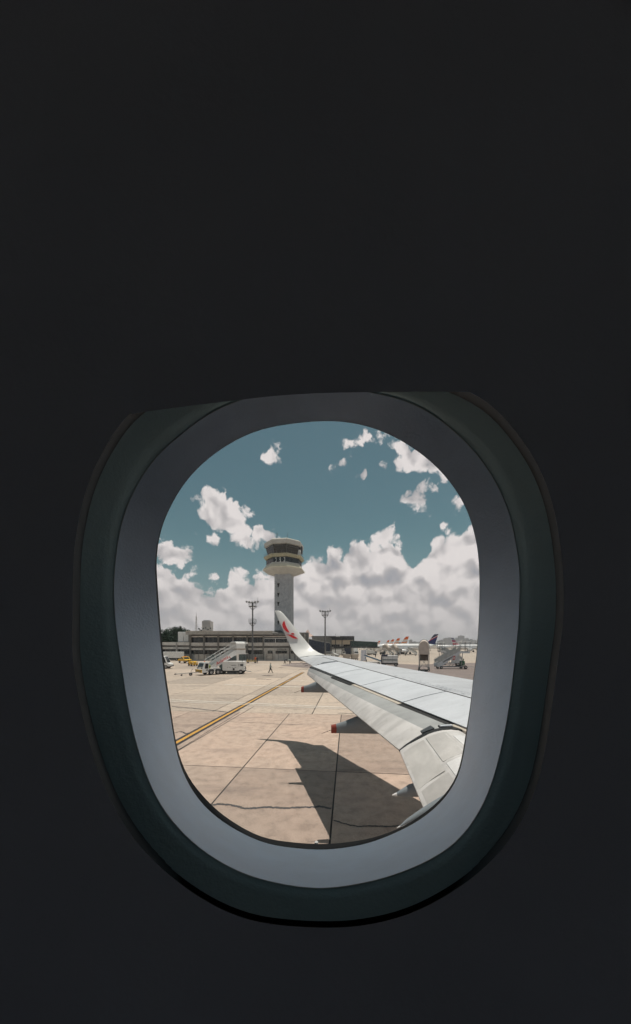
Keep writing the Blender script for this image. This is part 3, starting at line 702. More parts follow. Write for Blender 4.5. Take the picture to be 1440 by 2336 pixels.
# rows of small stencil marks ahead of the spar
rr = random.Random(5)
for row in range(2):
    y = 6.0
    while y < 8.2:
        ln = rr.uniform(0.03, 0.10)
        if rr.random() < 0.8:
            f = lambda yy, o: (XB(yy)+0.10+row*0.10+o, yy, ZB(yy)+0.0135+0.012*row)
            wmk(mat('stencil_grey', (0.22, 0.24, 0.28), 0.6)).add([f(y, 0), f(y+ln, 0), f(y+ln, 0.022), f(y, 0.022)], [(0, 1, 2, 3)]).build('stencil_mark', wing)
        y += ln+0.04
#PART2
# ---------------------------------------------------------------- buildings
def zz(py, Y): return H+(HY-py)*Y/F
def xx(px, Y): return (px-CX)*Y/F
def pbox(name, mt, px0, px1, py0, py1, Y, depth, parent, org, ground=False):
    z1 = zz(py0, Y); z0 = 0.0 if ground else zz(py1, Y)
    return mk(mt).xf(Matrix.Translation(-Vector(org))).box(xx(px0, Y), xx(px1, Y), Y, Y+depth, z0, z1).build(name, parent)
def window_row(parent, org, px0, px1, py0, py1, Y, n, frame=M_concd):
    w = pbox('window', M_black, px0, px1, py0, py1, Y+0.25, 0.2, parent, org)
    g_ = (px1-px0)/n
    for k in range(n): pbox('pane', M_glass, px0+g_*k+0.3, px0+g_*(k+1)-0.3, py0+0.3, py1-0.3, Y+0.2, 0.04, w, org)
    for k in range(1, n): pbox('mullion', frame, px0+g_*k-0.25, px0+g_*k+0.25, py0, py1, Y+0.12, 0.1, w, org)

TY = 100.0; org = (xx(560, TY), TY, 0)
term = thing('terminal_building', 'long two-storey grey concrete terminal with dark window bands behind the stair truck', 'building', org)
pbox('wall', M_concd, 430, 694, 1448.5, 1508, TY+1.0, 16, term, org, True)
pbox('roof', M_conc, 423.5, 622, 1440, 1447.6, TY-1.2, 20, term, org)
pbox('roof_edge', M_concl, 423.5, 622, 1439.3, 1440.2, TY-1.35, 20, term, org)
pbox('roof', M_concd, 622.2, 694, 1444.5, 1449, TY-0.9, 18, term, org)
cols = [433.6, 465, 497.5, 531.5, 563.7, 600.7, 661, 690]
for c in cols: pbox('column', M_concd, c-1.6, c+1.6, 1448, 1508, TY-0.25, 0.9, term, org, True)
for i, (a, b) in enumerate(zip(cols, cols[1:])):
    a += 1.7; b -= 1.7
    pbox('lintel', M_concl, a, b, 1451, 1453.6, TY+0.35, 0.6, term, org)
    window_row(term, org, a, b, 1454, 1466, TY+0.5, 3 if b-a < 40 else 5)
    pbox('parapet', M_concl, a, b, 1466, 1473.6, TY+0.05, 0.6, term, org)
    pbox('recess_panel', M_concd, a, b, 1474, 1478.2, TY+0.6, 0.4, term, org)
    pbox('beam', M_concl, a, b, 1478.6, 1483, TY+0.1, 0.8, term, org)
    if i < 5:
        window_row(term, org, a, b, 1484, 1492, TY+0.5, 3)
        pbox('lower_wall', M_conc, a, b, 1492.3, 1508, TY+0.45, 0.5, term, org, True)
    else:
        pbox('lower_wall', M_concl, a, b, 1483.4, 1508, TY+0.3, 0.5, term, org, True)
        for p0, p1 in (((611, 622), (629, 655)) if i == 5 else ((664, 672), (676, 688))): window_row(term, org, p0, p1, 1485, 1491, TY-0.2, 2)
text('lettering', 'DTCEA-SP', M_black, term, 0.66, face_neg_y(xx(632, TY)-org[0], 0.08-0.15, zz(1483.2, TY)), 0.03, space=1.05)
for p in (603, 628.5, 655.5): pbox('window_post', M_white, p-0.4, p+0.4, 1456.5, 1466, TY+0.2, 0.15, term, org)
pbox('window_rail', M_white, 603, 656, 1456, 1457, TY+0.18, 0.15, term, org)
pbox('drain_pipe', M_dark, 671.5, 672.3, 1484, 1507, TY-0.3, 0.2, term, org)
pbox('drain_pipe', M_dark, 679, 679.8, 1484, 1507, TY-0.3, 0.2, term, org)

org = (xx(400, TY), TY, 0)
lw_ = thing('service_wing', 'low single-storey concrete wing carrying two white cabinets, beside the trees', 'building', org)
pbox('wall', M_concd, 330, 431, 1466, 1508, TY+1.2, 12, lw_, org, True)
for a, b in ((330, 366), (367, 401), (403.8, 431.5)):
    pbox('parapet', M_concl, a, b, 1465, 1472, TY, 0.8, lw_, org); pbox('recess_panel', M_concd, a, b, 1472.3, 1476, TY+0.6, 0.4, lw_, org)
    pbox('beam', M_concl, a, b, 1476.4, 1481, TY+0.1, 0.8, lw_, org); window_row(lw_, org, a, b, 1481.5, 1492, TY+0.6, 3)
    pbox('lower_wall', M_conc, a, b, 1492.3, 1508, TY+0.5, 0.5, lw_, org, True)
for c in (366.5, 402.4): pbox('column', M_conc, c-1.5, c+1.5, 1465.5, 1508, TY-0.2, 0.9, lw_, org, True)
for k, (a, b) in enumerate(((406, 418.5), (419.8, 432.6))):
    Y = TY+2.5; oo = (xx((a+b)/2, Y), Y+1, zz(1465, TY))
    t_ = thing('roof_cabinet', ('white sheet-metal cabinet on the low roof, next to the trees', 'white sheet-metal cabinet on the low roof, touching the terminal')[k], 'cabinet', oo, 0, 'white cabinets on the low roof')
    m = mk(M_white).xf(Matrix.Translation(-Vector(oo))); m.box(xx(a, Y), xx(b, Y), Y, Y+2.4, oo[2]-0.3, zz(1441.5+k*0.8, Y), 0.05); m.build('cabinet_body', t_)
    pbox('cabinet_base', M_dark, a+0.5, b-0.5, 1464, 1465.5, Y-0.05, 2.4, t_, oo)

# boundary fence
FY = 93.0; org = (xx(560, FY), FY, 0)
fen = thing('fence', 'thin grey wire fence along the foot of the terminal', 'fence', org)
px = 440
while px < 720:
    mk(M_dark).tube((xx(px, FY)-org[0], 0, 0), (xx(px, FY)-org[0], 0, 2.5), 0.05, 6).build('post', fen); px += 13
for z in (0.5, 1.5, 2.45): mk(M_steel).tube((xx(440, FY)-org[0], 0, z), (xx(720, FY)-org[0], 0, z), 0.02, 5).build('wire', fen)
pbox('kerb', M_concd, 436, 724, 0, 0, FY-0.3, 0.35, fen, org).scale = (1, 1, 1)
fen.children[-1].data.clear_geometry()
bm = bmesh.new(); bmesh.ops.create_cube(bm, size=1)
for v in bm.verts: v.co = Vector((v.co.x*(xx(724, FY)-xx(436, FY))+xx(580, FY)-org[0], v.co.y*0.3, v.co.z*0.3+0.15))
bm.to_mesh(fen.children[-1].data); bm.free()
for a, b in ((444, 470), (478, 505), (606, 628), (512, 560)):
    m = mk(M_curtain if a in (478, 512) else M_conc); m.box(xx(a, FY)-org[0], xx(b, FY)-org[0], 0.1, 0.2, 0.1, 2.0); m.build('screen_panel', fen)

# control tower
CY = 130.0; tx = xx(648.5, CY)
tow = thing('control_tower', 'tall concrete airport control tower with dark glazed octagonal cab and cream ledges', 'tower', (tx, CY, 0), radians(-9))
def octo(ap, z, k=0.4142, ch=None):
    if ch is None: h = ap*k
    else: h = ap-ch
    return [(ap, -h, z), (ap, h, z), (h, ap, z), (-h, ap, z), (-ap, h, z), (-ap, -h, z), (-h, -ap, z), (h, -ap, z)]
mk(M_tower).loft([octo(3.55, 0, ch=1.0), octo(3.5, 34.9, ch=1.0)]).build('shaft', tow)
for z in [1.5+3.0*k for k in range(11)]:
    mk(M_tower).loft([octo(3.575, z, ch=1.0), octo(3.575, z+0.12, ch=1.0)]).build('pour_joint', tow)
for py in (1334, 1356, 1377, 1420, 1398):
    z = zz(py, CY-4)
    w = mk(M_black).prism([(-1.95, z+0.75), (-1.0, z+0.75), (-1.3, z-0.2), (-1.5, z-0.9), (-1.75, z-0.9)], -3.60, -3.3).build('slit_window', tow)
    mk(M_conc).box(-2.1, -0.85, -3.7, -3.45, z+0.76, z+0.95).build('lintel', w)
mk(M_fasc).loft([octo(3.7, 34.2), octo(8.15, 36.0)]).build('flared_soffit', tow)
mk(M_cream).loft([octo(8.18, 36.0), octo(8.2, 36.5), octo(7.35, 37.65)]).build('sloping_sill', tow)
mk(M_fasc).loft([octo(7.1, 37.6), octo(7.0, 38.4)]).build('lower_band', tow)
mk(M_glass).loft([octo(6.85, 38.35), octo(6.85, 40.5)]).build('gallery_glass', tow)
for k in range(8):
    a = octo(6.95, 0)[k]; b = octo(6.95, 0)[(k+1) % 8]; A, B = Vector(a), Vector(b)
    for f in (0.0, 0.25, 0.5, 0.75):
        p = A.lerp(B, f); mk(M_dark).tube((p.x, p.y, 38.35), (p.x, p.y, 40.5), 0.06, 5).build('mullion', tow)
mk(M_ochre).loft([octo(7.3, 40.5), octo(7.95, 41.2), octo(7.95, 41.7), octo(6.5, 41.8)]).build('balcony', tow)
mk(M_glass).loft([octo(6.0, 41.8), octo(7.0, 45.6)]).build('cab_glass', tow)
for k in range(8):
    A0, A1 = Vector(octo(6.08, 41.8)[k]), Vector(octo(7.08, 45.6)[k]); B0, B1 = Vector(octo(6.08, 41.8)[(k+1) % 8]), Vector(octo(7.08, 45.6)[(k+1) % 8])
    mk(M_mast).tube(A0, A1, 0.11, 6).build('mullion', tow)
    mk(M_mast).tube(A0.lerp(A1, 0.82), B0.lerp(B1, 0.82), 0.06, 5).build('transom', tow)
    C0, C1 = Vector(octo(7.7, 41.7)[k]), Vector(octo(7.7, 41.7)[(k+1) % 8])
    rail = mk(M_mast)
    for h in (0.55, 1.1): rail.tube(C0+Vector((0, 0, h)), C1+Vector((0, 0, h)), 0.035, 5)
    for f in (0, 0.33, 0.66): p = C0.lerp(C1, f); rail.tube(p, p+Vector((0, 0, 1.1)), 0.035, 5)
    rail.build('railing', tow)
mk(M_fasc).loft([octo(7.15, 45.6), octo(7.65, 45.7), octo(7.75, 47.3), octo(7.4, 47.65)]).build('cab_roof', tow)
mk(M_cream).loft([octo(7.5, 47.6), octo(7.0, 47.9), octo(1.0, 48.1)]).build('roof_top', tow)
mk(M_mast).tube((-2.6, -2, 47.9), (-2.6, -2, 52.2), 0.05, 5).build('antenna', tow)
m = mk(M_mast); m.tube((-2.6, -2, 50.2), (-2.6, -2, 50.6), 0.16, 6); m.tube((-2.3, -2, 51.2), (-2.3, -2, 51.55), 0.16, 6); m.tube((-2.6, -2, 51.3), (-2.3, -2, 51.3), 0.04, 5); m.build('antenna_head', tow)
mk(M_mast).tube((1.9, -2, 47.9), (2.0, -2, 52.0), 0.09, 6, 0.05).build('antenna', tow)
mk(M_dark).loft([octo(0.9, 48.0), octo(0.8, 48.6)]).build('roof_hatch', tow)
mk(M_dark).box(7.4, 7.9, -1.2, 0.6, 43.2, 46.2).build('side_shade', tow)
mk(M_white).box(6.4, 7.5, -2.6, -1.4, 41.8, 44.2).build('side_cabinet', tow)
for k, x in enumerate((-1.6, 0.15, 1.9)):  # small white marks shaped like window frames on the gallery glass
    m = mk(M_white); 
    for a, b, c, d in ((-0.3, 0.3, 39.9, 40.15), (0.12, 0.3, 38.6, 40.1), (-0.3, 0.3, 38.55, 38.8)) if k != 1 else ((-0.3, 0.3, 39.95, 40.2), (-0.3, -0.12, 39.4, 40.1), (0.12, 0.3, 39.2, 40.1), (-0.3, 0.3, 39.2, 39.4), (-0.2, 0.3, 38.4, 38.7), (0.0, 0.3, 38.7, 39.1)):
        m.box(x+a, x+b, -6.95, -6.9, c, d)
    m.build('frame_mark', tow)
PY_ = 120.0; org = (xx(655, PY_), PY_, 0)
pod = thing('tower_annex', 'dark low block with sloping roof at the foot of the control tower', 'building', org)
pbox('wall', M_concd, 617, 704, 1443, 1508, PY_, 8, pod, org, True)
m = mk(M_dark).xf(Matrix.Translation((-org[0], -PY_, 0))); m.prism([(xx(604, PY_), zz(1447, PY_)), (xx(627, PY_), zz(1438, PY_)), (xx(640, PY_), zz(1438, PY_)), (xx(640, PY_), zz(1447, PY_))], PY_+1, PY_+7); m.build('roof', pod)

# navy shed, second terminal, jet bridge
NY = 150.0; org = (xx(722, NY), NY, 0)
shed = thing('navy_shed', 'dark navy clad shed with a roof sloping down to the right, behind the winglet', 'building', org)
m = mk(M_ibeam).xf(Matrix.Translation((-org[0], -NY, 0))); m.prism([(xx(688, NY), 0), (xx(688, NY), zz(1455, NY)), (xx(753, NY), zz(1467, NY)), (xx(753, NY), 0)], NY, NY+25); m.build('wall', shed)
m = mk(M_conc).xf(Matrix.Translation((-org[0], -NY, 0))); m.prism([(xx(687, NY), zz(1453.6, NY)), (xx(687, NY), zz(1455, NY)), (xx(754.5, NY), zz(1468, NY)), (xx(754.5, NY), zz(1466.7, NY))], NY-0.5, NY+25); m.build('roof', shed)
for k in range(9):
    p = 694+6.6*k; mk(M_black).xf(Matrix.Translation((-org[0], -NY, 0))).box(xx(p, NY)-0.04, xx(p, NY)+0.04, NY-0.05, NY, 0, zz(1456+(p-688)*0.185, NY)).build('cladding_joint', shed)
pbox('upper_block', M_concd, 712, 757, 1451.5, 1472, NY+26, 10, shed, org, True)
pbox('roof_lip', M_dark, 711, 758, 1451, 1452.5, NY+25.5, 11, shed, org)
NY2 = 185.0; org = (xx(780, NY2), NY2, 0)
t2 = thing('gate_building', 'flat-roofed gate building with dark fascia and cream wall panels', 'building', org)
pbox('wall', M_conc, 752, 808, 1460, 1492, NY2+0.6, 20, t2, org, True)
pbox('fascia', M_dark, 751, 808.5, 1451.2, 1460, NY2-0.5, 21, t2, org)
for a, b in ((757, 766), (767, 781), (782, 805)): pbox('wall_panel', mat('cream_panel', (0.55, 0.47, 0.37), 0.8, var=0.1, scale=0.5), a, b, 1460.3, 1470, NY2+0.3, 0.4, t2, org)
window_row(t2, org, 757, 775, 1470.5, 1475, NY2+0.2, 4); window_row(t2, org, 784, 804, 1470.5, 1475, NY2+0.2, 4)
pbox('edge_column', M_dark, 806, 808.3, 1459, 1492, NY2-0.3, 0.8, t2, org, True)
JY = 165.0; org = (xx(794, JY), JY, 0)
jb_ = thing('jet_bridge', 'raised passenger bridge with dark green glass sides reaching towards the white airliner', 'jet bridge', org)
JT = Matrix.Translation((-org[0], -JY, 0))
def jpoly(name, mt, pts, y0_, y1_, par=jb_): return mk(mt).xf(JT).prism([(xx(a, JY), zz(b, JY)) for a, b in pts], y0_, y1_).build(name, par)
jpoly('tunnel_frame', M_dark, [(800, 1462), (862, 1465.5), (862, 1476), (800, 1476.5)], JY+0.2, JY+3)
jpoly('tunnel_floor', M_dark, [(762, 1475), (866, 1475.5), (866, 1478), (762, 1478.8)], JY-0.1, JY+3.2)
jpoly('tunnel_roof', M_curtain, [(800, 1461.4), (863, 1464.8), (863, 1465.8), (800, 1462.5)], JY-0.2, JY+3.3)
for k in range(11):
    a = 802+5.4*k; jpoly('glass_panel', M_glassg, [(a, 1463.2+k*0.3), (a+4.9, 1463.5+k*0.3), (a+4.9, 1474.8), (a, 1474.8)], JY, JY+0.15)
pbox('support_block', M_ibeam, 787, 800.5, 1478, 1490, JY+0.4, 2.4, jb_, org, True)
for p in (846, 853): pbox('support_leg', M_dark, p, p+1.4, 1478, 1490, JY+1, 0.5, jb_, org, True)
GY = 138.0; org = (xx(773, GY), GY, 0)
gan = thing('steel_gantry', 'dark steel gantry frame on two posts in front of the gate building', 'gantry', org)
for p in (765.5, 780.5): pbox('post', M_dark, p-0.7, p+0.7, 1455, 1492, GY, 0.4, gan, org, True)
pbox('beam', M_dark, 752, 783, 1453.3, 1455.6, GY, 0.4, gan, org); pbox('beam', M_dark, 752, 800, 1474.5, 1476, GY, 0.3, gan, org)
mk(M_mast).tube((xx(766, GY)-org[0], 0.2, zz(1453, GY)), (xx(766, GY)-org[0], 0.2, zz(1445, GY)), 0.05, 5).build('aerial', gan)
for k, p in enumerate((768, 771, 774)): pbox('floodlight', M_white, p-0.9, p+0.9, 1450.5, 1452.8, GY, 0.4, gan, org)

# floodlight masts
def mast(px, Y, ptop, mid, lab):
    x = xx(px, Y); z = zz(ptop, Y)
    t = thing('floodlight_mast', lab, 'light mast', (x, Y, 0), 0, 'floodlight masts on the apron')
    mk(M_mast).tube((0, 0, 0), (0, 0, z-0.4), 0.30, 10, 0.19).build('pole', t)
    def plat(zc, w, h):
        mk(M_mast).box(-w, w, -w, w, zc-0.12, zc).build('platform', t)
        r = mk(M_mast)
        for hh in (h*0.5, h):
            r.path([(-w, -w, zc+hh), (w, -w, zc+hh), (w, w, zc+hh), (-w, w, zc+hh), (-w, -w, zc+hh)], 0.035, 5)
        for a, b in ((-1, -1), (1, -1), (1, 1), (-1, 1), (0, -1), (0, 1)): r.tube((a*w, b*w, zc), (a*w, b*w, zc+h), 0.035, 5)
        r.build('railing', t)
        b = mk(M_mast)
        for a, c in ((-1, -1), (1, -1), (1, 1), (-1, 1)): b.tube((a*w*0.9, c*w*0.9, zc-0.1), (0, 0, zc-1.2), 0.05, 5)
        b.build('bracket', t)
    plat(z-1.45, 1.05 if mid else 1.1, 1.0)
    if mid: plat(zz(mid, Y), 0.95, 1.1)
    mk(M_mast).tube((-1.55, -0.4, z-0.5), (1.55, -0.4, z-0.5), 0.06, 6).build('crossbar', t)
    for k in range(5):
        xk = -1.55+0.775*k; d = Vector((0.35*(k-2)/2, -0.8, -0.45)).normalized()
        p = Vector((xk, -0.4, z-0.25+0.10*abs(k-2)))
        lam = mk(M_mast).tube(p-d*0.05, p+d*0.35, 0.16, 10, 0.34).build('floodlight', t)
        mk(mat('lamp_glass', (0.30, 0.32, 0.33), 0.2)).tube(p+d*0.352, p+d*0.37, 0.30, 10).build('lamp_glass', lam)
    mk(M_mast).tube((1.45, 0, z-0.6), (1.5, 0, z+1.0), 0.03, 5).build('lightning_rod', t)
mast(576.5, 92, 1372, 1421, 'floodlight mast with a second lower platform, in front of the terminal')
mast(742, 104, 1393, None, 'floodlight mast with a single top platform, right of the winglet')

# things on and behind the terminal roof
org = (xx(469, 112), 112, zz(1441, 112))
ar = thing('antenna_array', 'cluster of small dish and drum antennas on the terminal roof', 'antennas', org)
rr = random.Random(9)
for k in range(12):
    x = (k-5.5)*0.42; h = 0.6+1.3*rr.random()
    s_ = mk(M_mast).tube((x, rr.uniform(-1, 1), -2.0), (x, 0, h), 0.05, 5).build('stem', ar)
    mk(M_conc if k % 2 else M_dark).tube((x-0.02, -0.2, h-0.15), (x+0.1, -0.42, h-0.1), 0.30, 9, 0.22).build('dish', s_)
org = (xx(448, 240), 240, 0)
la = thing('lattice_mast', 'thin pale lattice radio mast rising behind the terminal roof', 'mast', org)
zt = zz(1406, 240); m = mk(M_conc)
for a, b in ((-1, -1), (1, -1), (1, 1), (-1, 1)): m.tube((a*0.9, b*0.9, 0), (a*0.25, b*0.25, zt), 0.09, 5)
for k in range(18):
    z = zt*k/18; z2 = zt*(k+1)/18; w = 0.9-0.65*k/18; w2 = 0.9-0.65*(k+1)/18
    m.tube((-w, -w, z), (w2, -w2, z2), 0.05, 4); m.tube((w, -w, z), (-w2, -w2, z2), 0.05, 4)
m.build('lattice', la); mk(M_conc).tube((0, 0, zt), (0, 0, zt+3), 0.08, 5).build('tip', la)
org = (xx(470, 620), 620, 0)
wt = thing('distant_block', 'hazy grey tower block showing above the left end of the terminal roof', 'building', org)
pbox('wall', M_city2, 461, 480.5, 1417, 1475, 620, 16, wt, org, True); pbox('roof_box', M_city, 464, 478, 1415, 1417.2, 623, 9, wt, org)
for r_ in range(7):
    pbox('window_band', M_city, 462, 479.5, 1419+r_*2.6, 1420+r_*2.6, 619.7, 0.4, wt, org)
org = (xx(702, 280), 280, 0)
tn = thing('tent_roof', 'peach coloured peaked tent roof seen beyond the winglet', 'tent', org)
zb, zt = zz(1453, 280), zz(1437, 280)
mk(M_tent).loft([[(-6.5, -5, zb), (6.5, -5, zb), (6.5, 5, zb), (-6.5, 5, zb)], [(-2.6, -2, zb+(zt-zb)*0.45), (2.6, -2, zb+(zt-zb)*0.45), (2.6, 2, zb+(zt-zb)*0.45), (-2.6, 2, zb+(zt-zb)*0.45)], [(-0.3, -0.3, zt), (0.3, -0.3, zt), (0.3, 0.3, zt), (-0.3, 0.3, zt)]]).build('canopy', tn)
for a, b in ((-6, -4.6), (6, -4.6), (6, 4.6), (-6, 4.6)): mk(M_white).tube((a, b, 0), (a, b, zb), 0.15, 6).build('pole', tn)

# trees on the left
def tree(px, Y, top, rad, lab, seed, mt):
    rr = random.Random(seed); x = xx(px, Y); h = zz(top, Y)
    t = thing('tree', lab, 'tree', (x, Y, 0), 0, 'trees beyond the low wing')
    m = mk(M_trunk); m.tube((0, 0, 0), (0.2, 0, h*0.45), 0.42, 8, 0.28)
    cl = []
    for k in range(9):
        a = rr.random()*2*pi; r = rad*(0.25+0.55*rr.random()); c = Vector((cos(a)*r, sin(a)*r*0.8, h-rad*0.55-rr.random()*rad*1.1)); cl.append((c, rad*(0.38+0.25*rr.random())))
        m.tube((0.2, 0, h*0.42), c, 0.16, 6, 0.04)
    cl.append((Vector((0, 0, h-rad*0.6)), rad*0.6))
    m.build('trunk', t)
    vs, fs = [], []
    for c, r in cl:
        for k in range(430):
            d = Vector((rr.gauss(0, 1), rr.gauss(0, 1), rr.gauss(0, 1))).normalized()*r*(0.45+0.6*rr.random())
            d.z *= 0.8; p = c+d; u = Vector((rr.gauss(0, 1), rr.gauss(0, 1), rr.gauss(0, 1))).normalized(); w = u.orthogonal().normalized(); s_ = 0.16+0.22*rr.random()
            o = len(vs); vs += [p-u*s_, p+w*s_*0.6, p+u*s_, p-w*s_*0.6]; fs.append((o, o+1, o+2, o+3))
    mk(mt).add(vs, fs).build('crown', t)['kind'] = 'stuff'
tree(374, 128, 1432, 4.6, 'dark green tree nearest the window edge, left of the others', 1, M_leaf2)
tree(391, 134, 1428, 4.8, 'broad dark green tree between its two neighbours', 2, M_leaf)
tree(411, 130, 1426.5, 4.4, 'tallest rounded dark green tree standing behind the white roof cabinets', 3, M_leaf2)
tree(424, 142, 1433, 3.8, 'lowest tree, half hidden behind the terminal roof end', 4, M_leaf)

# skyline and far green
rr = random.Random(12)
sky_b = [(1014,1023,1456,2400),(1023,1030,1455,2400),(1040,1046,1456,2600),(1048,1060,1450.5,2500),(1063,1070,1456,2700),(1033,1040,1459,2700),(1005,1012,1460,2500),(1072,1080,1459,2600),(1080,1088,1461,2300),(1000,1005,1463,2500),
         (936,941,1460,1900),(943,950,1464,2100),(952,958,1465,2300),(960,970,1464,2400),(915,925,1466,2200),(985,992,1463,2300),(1092,1100,1458,2500),(1101,1112,1455,2600)]
for k, (a, b, tp, Y) in enumerate(sky_b):
    c = (a+b)/2; org = (xx(c, Y), Y, 0)
    lab = {3: 'widest and tallest hazy block of the far skyline', 0: 'hazy high-rise just left of the narrow dark and red fin', 10: 'lone thin hazy high-rise between the orange fins and the navy fin', 4: 'hazy high-rise immediately right of the widest skyline block'}.get(k, 'small hazy grey block in the far skyline behind the parked airliners')
    t = thing('high_rise', lab, 'building', org, 0, 'far city skyline')
    mt = M_city if k % 2 else M_city2
    pbox('wall', mt, a, b, tp, 1476, Y, 25, t, org, True); pbox('roof_box', M_city, a+(b-a)*0.25, b-(b-a)*0.3, tp-0.9, tp+0.2, Y+5, 10, t, org)
    n = int((1474-tp)/3)
    for r_ in range(n): pbox('window_band', M_city if mt is M_city2 else M_city2, a+0.5, b-0.5, tp+1.2+r_*3, tp+2.2+r_*3, Y-0.5, 1, t, org)
vs, fs = [], []
n = 160
for k in range(n+1):
    x = -900+2800*k/n; h = 13+7*sin(k*0.61)+5*sin(k*1.7+1)+4*rr.random()
    vs += [(x, 1500+60*sin(k*0.3), -0.5), (x, 1500+60*sin(k*0.3), max(4, h)), (x, 1620, -0.5)]
for k in range(n): fs += [(3*k, 3*k+3, 3*k+4, 3*k+1), (3*k+1, 3*k+4, 3*k+5, 3*k+2)]
tag(mk(mat('far_green', (0.10, 0.115, 0.10), 0.9, var=0.5, scale=0.03)).add(vs, fs).build('hills'), kind='structure')

# ---------------------------------------------------------------- vehicles and ramp equipment
def wheel(par, x, y, r=0.42, w=0.26, axis='y'):
    m = mk(M_tyre); n = 18
    prof = [(-w/2, r*0.55), (-w/2, r*0.92), (-w*0.36, r), (w*0.36, r), (w/2, r*0.92), (w/2, r*0.55)]
    m.loft([[(x+cos(2*pi*i/n)*q, y+a, r+sin(2*pi*i/n)*q) for i in range(n)] for a, q in prof])
    wh = m.build('wheel', par, 50)
    s_ = -1 if y < 0 else 1
    mk(M_rim).tube((x, y+s_*(w/2-0.03), r), (x, y+s_*(w/2+0.012), r), r*0.56, 12).build('rim', wh)
    return wh
def person(name, label, x, y, face, joints, cloth, top_m, group=None, z=0.0, sc=1.0):
    """one skinned body; joints: dict of named points (x right, y forward, z up) before rotation by face"""
    J = joints
    order = ['pel', 'spine', 'chest', 'neck', 'head', 'crown', 'lsh', 'lel', 'lha', 'rsh', 'rel', 'rha', 'lhip', 'lkn', 'lan', 'lto', 'rhip', 'rkn', 'ran', 'rto', 'lfi', 'rfi']
    rad = dict(pel=.17, spine=.165, chest=.18, neck=.058, head=.098, crown=.085, lsh=.075, lel=.058, lha=.034, rsh=.075, rel=.058, rha=.034, lhip=.12, lkn=.085, lan=.06, lto=.036, rhip=.12, rkn=.085, ran=.06, rto=.036, lfi=.03, rfi=.03)
    ed = [('pel', 'spine'), ('spine', 'chest'), ('chest', 'neck'), ('neck', 'head'), ('head', 'crown'), ('chest', 'lsh'), ('lsh', 'lel'), ('lel', 'lha'), ('lha', 'lfi'), ('chest', 'rsh'), ('rsh', 'rel'), ('rel', 'rha'), ('rha', 'rfi'),
          ('pel', 'lhip'), ('lhip', 'lkn'), ('lkn', 'lan'), ('lan', 'lto'), ('pel', 'rhip'), ('rhip', 'rkn'), ('rkn', 'ran'), ('ran', 'rto')]
    for s_ in 'lr':
        h, e = Vector(J[s_+'ha']), Vector(J[s_+'el']); J[s_+'fi'] = tuple(h+(h-e).normalized()*0.13)
    me = bpy.data.meshes.new('body'); me.from_pydata([J[k] for k in order], [(order.index(a), order.index(b)) for a, b in ed], [])
    o = bpy.data.objects.new('tmp', me); COL.objects.link(o)
    sk = o.modifiers.new('s', 'SKIN'); sk.use_smooth_shade = True
    for i, k in enumerate(order):
        v = me.skin_vertices[0].data[i]; r = rad[k]; v.radius = (r*(1.15 if k in ('pel', 'chest', 'spine') else 1), r*(0.8 if k in ('pel', 'chest', 'spine') else 1)); v.use_root = (k == 'pel')
    sb = o.modifiers.new('d', 'SUBSURF'); sb.levels = 1; sb.render_levels = 1
    dg = bpy.context.evaluated_depsgraph_get(); ev = o.evaluated_get(dg); nm = bpy.data.meshes.new_from_object(ev)
    bpy.data.objects.remove(o)
    nm.materials.clear()
    for mt in (top_m, M_trous, M_skin, M_hair, M_black): nm.materials.append(mt)
    hd, pel = Vector(J['head']), Vector(J['pel'])
    seg = lambda p, a, b: (p-(Vector(J[a])+(Vector(J[b])-Vector(J[a]))*max(0, min(1, (p-Vector(J[a])).dot(Vector(J[b])-Vector(J[a]))/(Vector(J[b])-Vector(J[a])).length_squared)))).length
    for f in nm.polygons:
        c = f.center; best = min(ed, key=lambda e: seg(c, *e)-rad[e[0]]*0.5-rad[e[1]]*0.5)
        if best in (('neck', 'head'), ('head', 'crown')): i = 3 if (c-hd).z > 0.03 or (c-hd).y < -0.05 else 2
        elif best[0] in ('lha', 'rha'): i = 2
        elif best[0] in ('lan', 'ran'): i = 4
        elif best[0][1:] in ('hip', 'kn') or best[1][1:] == 'hip' and c.z < pel.z-0.02: i = 1
        else: i = 0
        f.material_index = i; f.use_smooth = True
    p = thing('person', label, 'person', (x, y, z), face, group)
    b = bpy.data.objects.new('body', nm); COL.objects.link(b); b.parent = p; b.scale = (sc, sc, sc)
    if cloth:
        ch, sp = Vector(J['chest']), Vector(J['spine'])
        m = mk(cloth); rg = []
        for q, a_, b_ in ((Vector(J['pel'])+Vector((0, 0, 0.03)), .20, .15), (sp, .19, .145), (ch, .205, .155), (ch+Vector((0, 0, 0.10)), .13, .10)):
            rg.append([tuple((q+Vector((cos(2*pi*i/12)*a_, sin(2*pi*i/12)*b_, 0)))*sc) for i in range(12)])
        m.loft(rg).build('vest', p, 60)
    mk(M_skin).loft([[tuple((hd+Vector((dx*w, 0.085+dy, dz)))*sc) for dx in (-1, 1)]+[tuple((hd+Vector((0, 0.10+dy, dz)))*sc)] for w, dy, dz in ((0.006, 0.0, 0.02), (0.012, 0.012, -0.02), (0.012, 0.0, -0.03))]).build('nose', p)
    return p
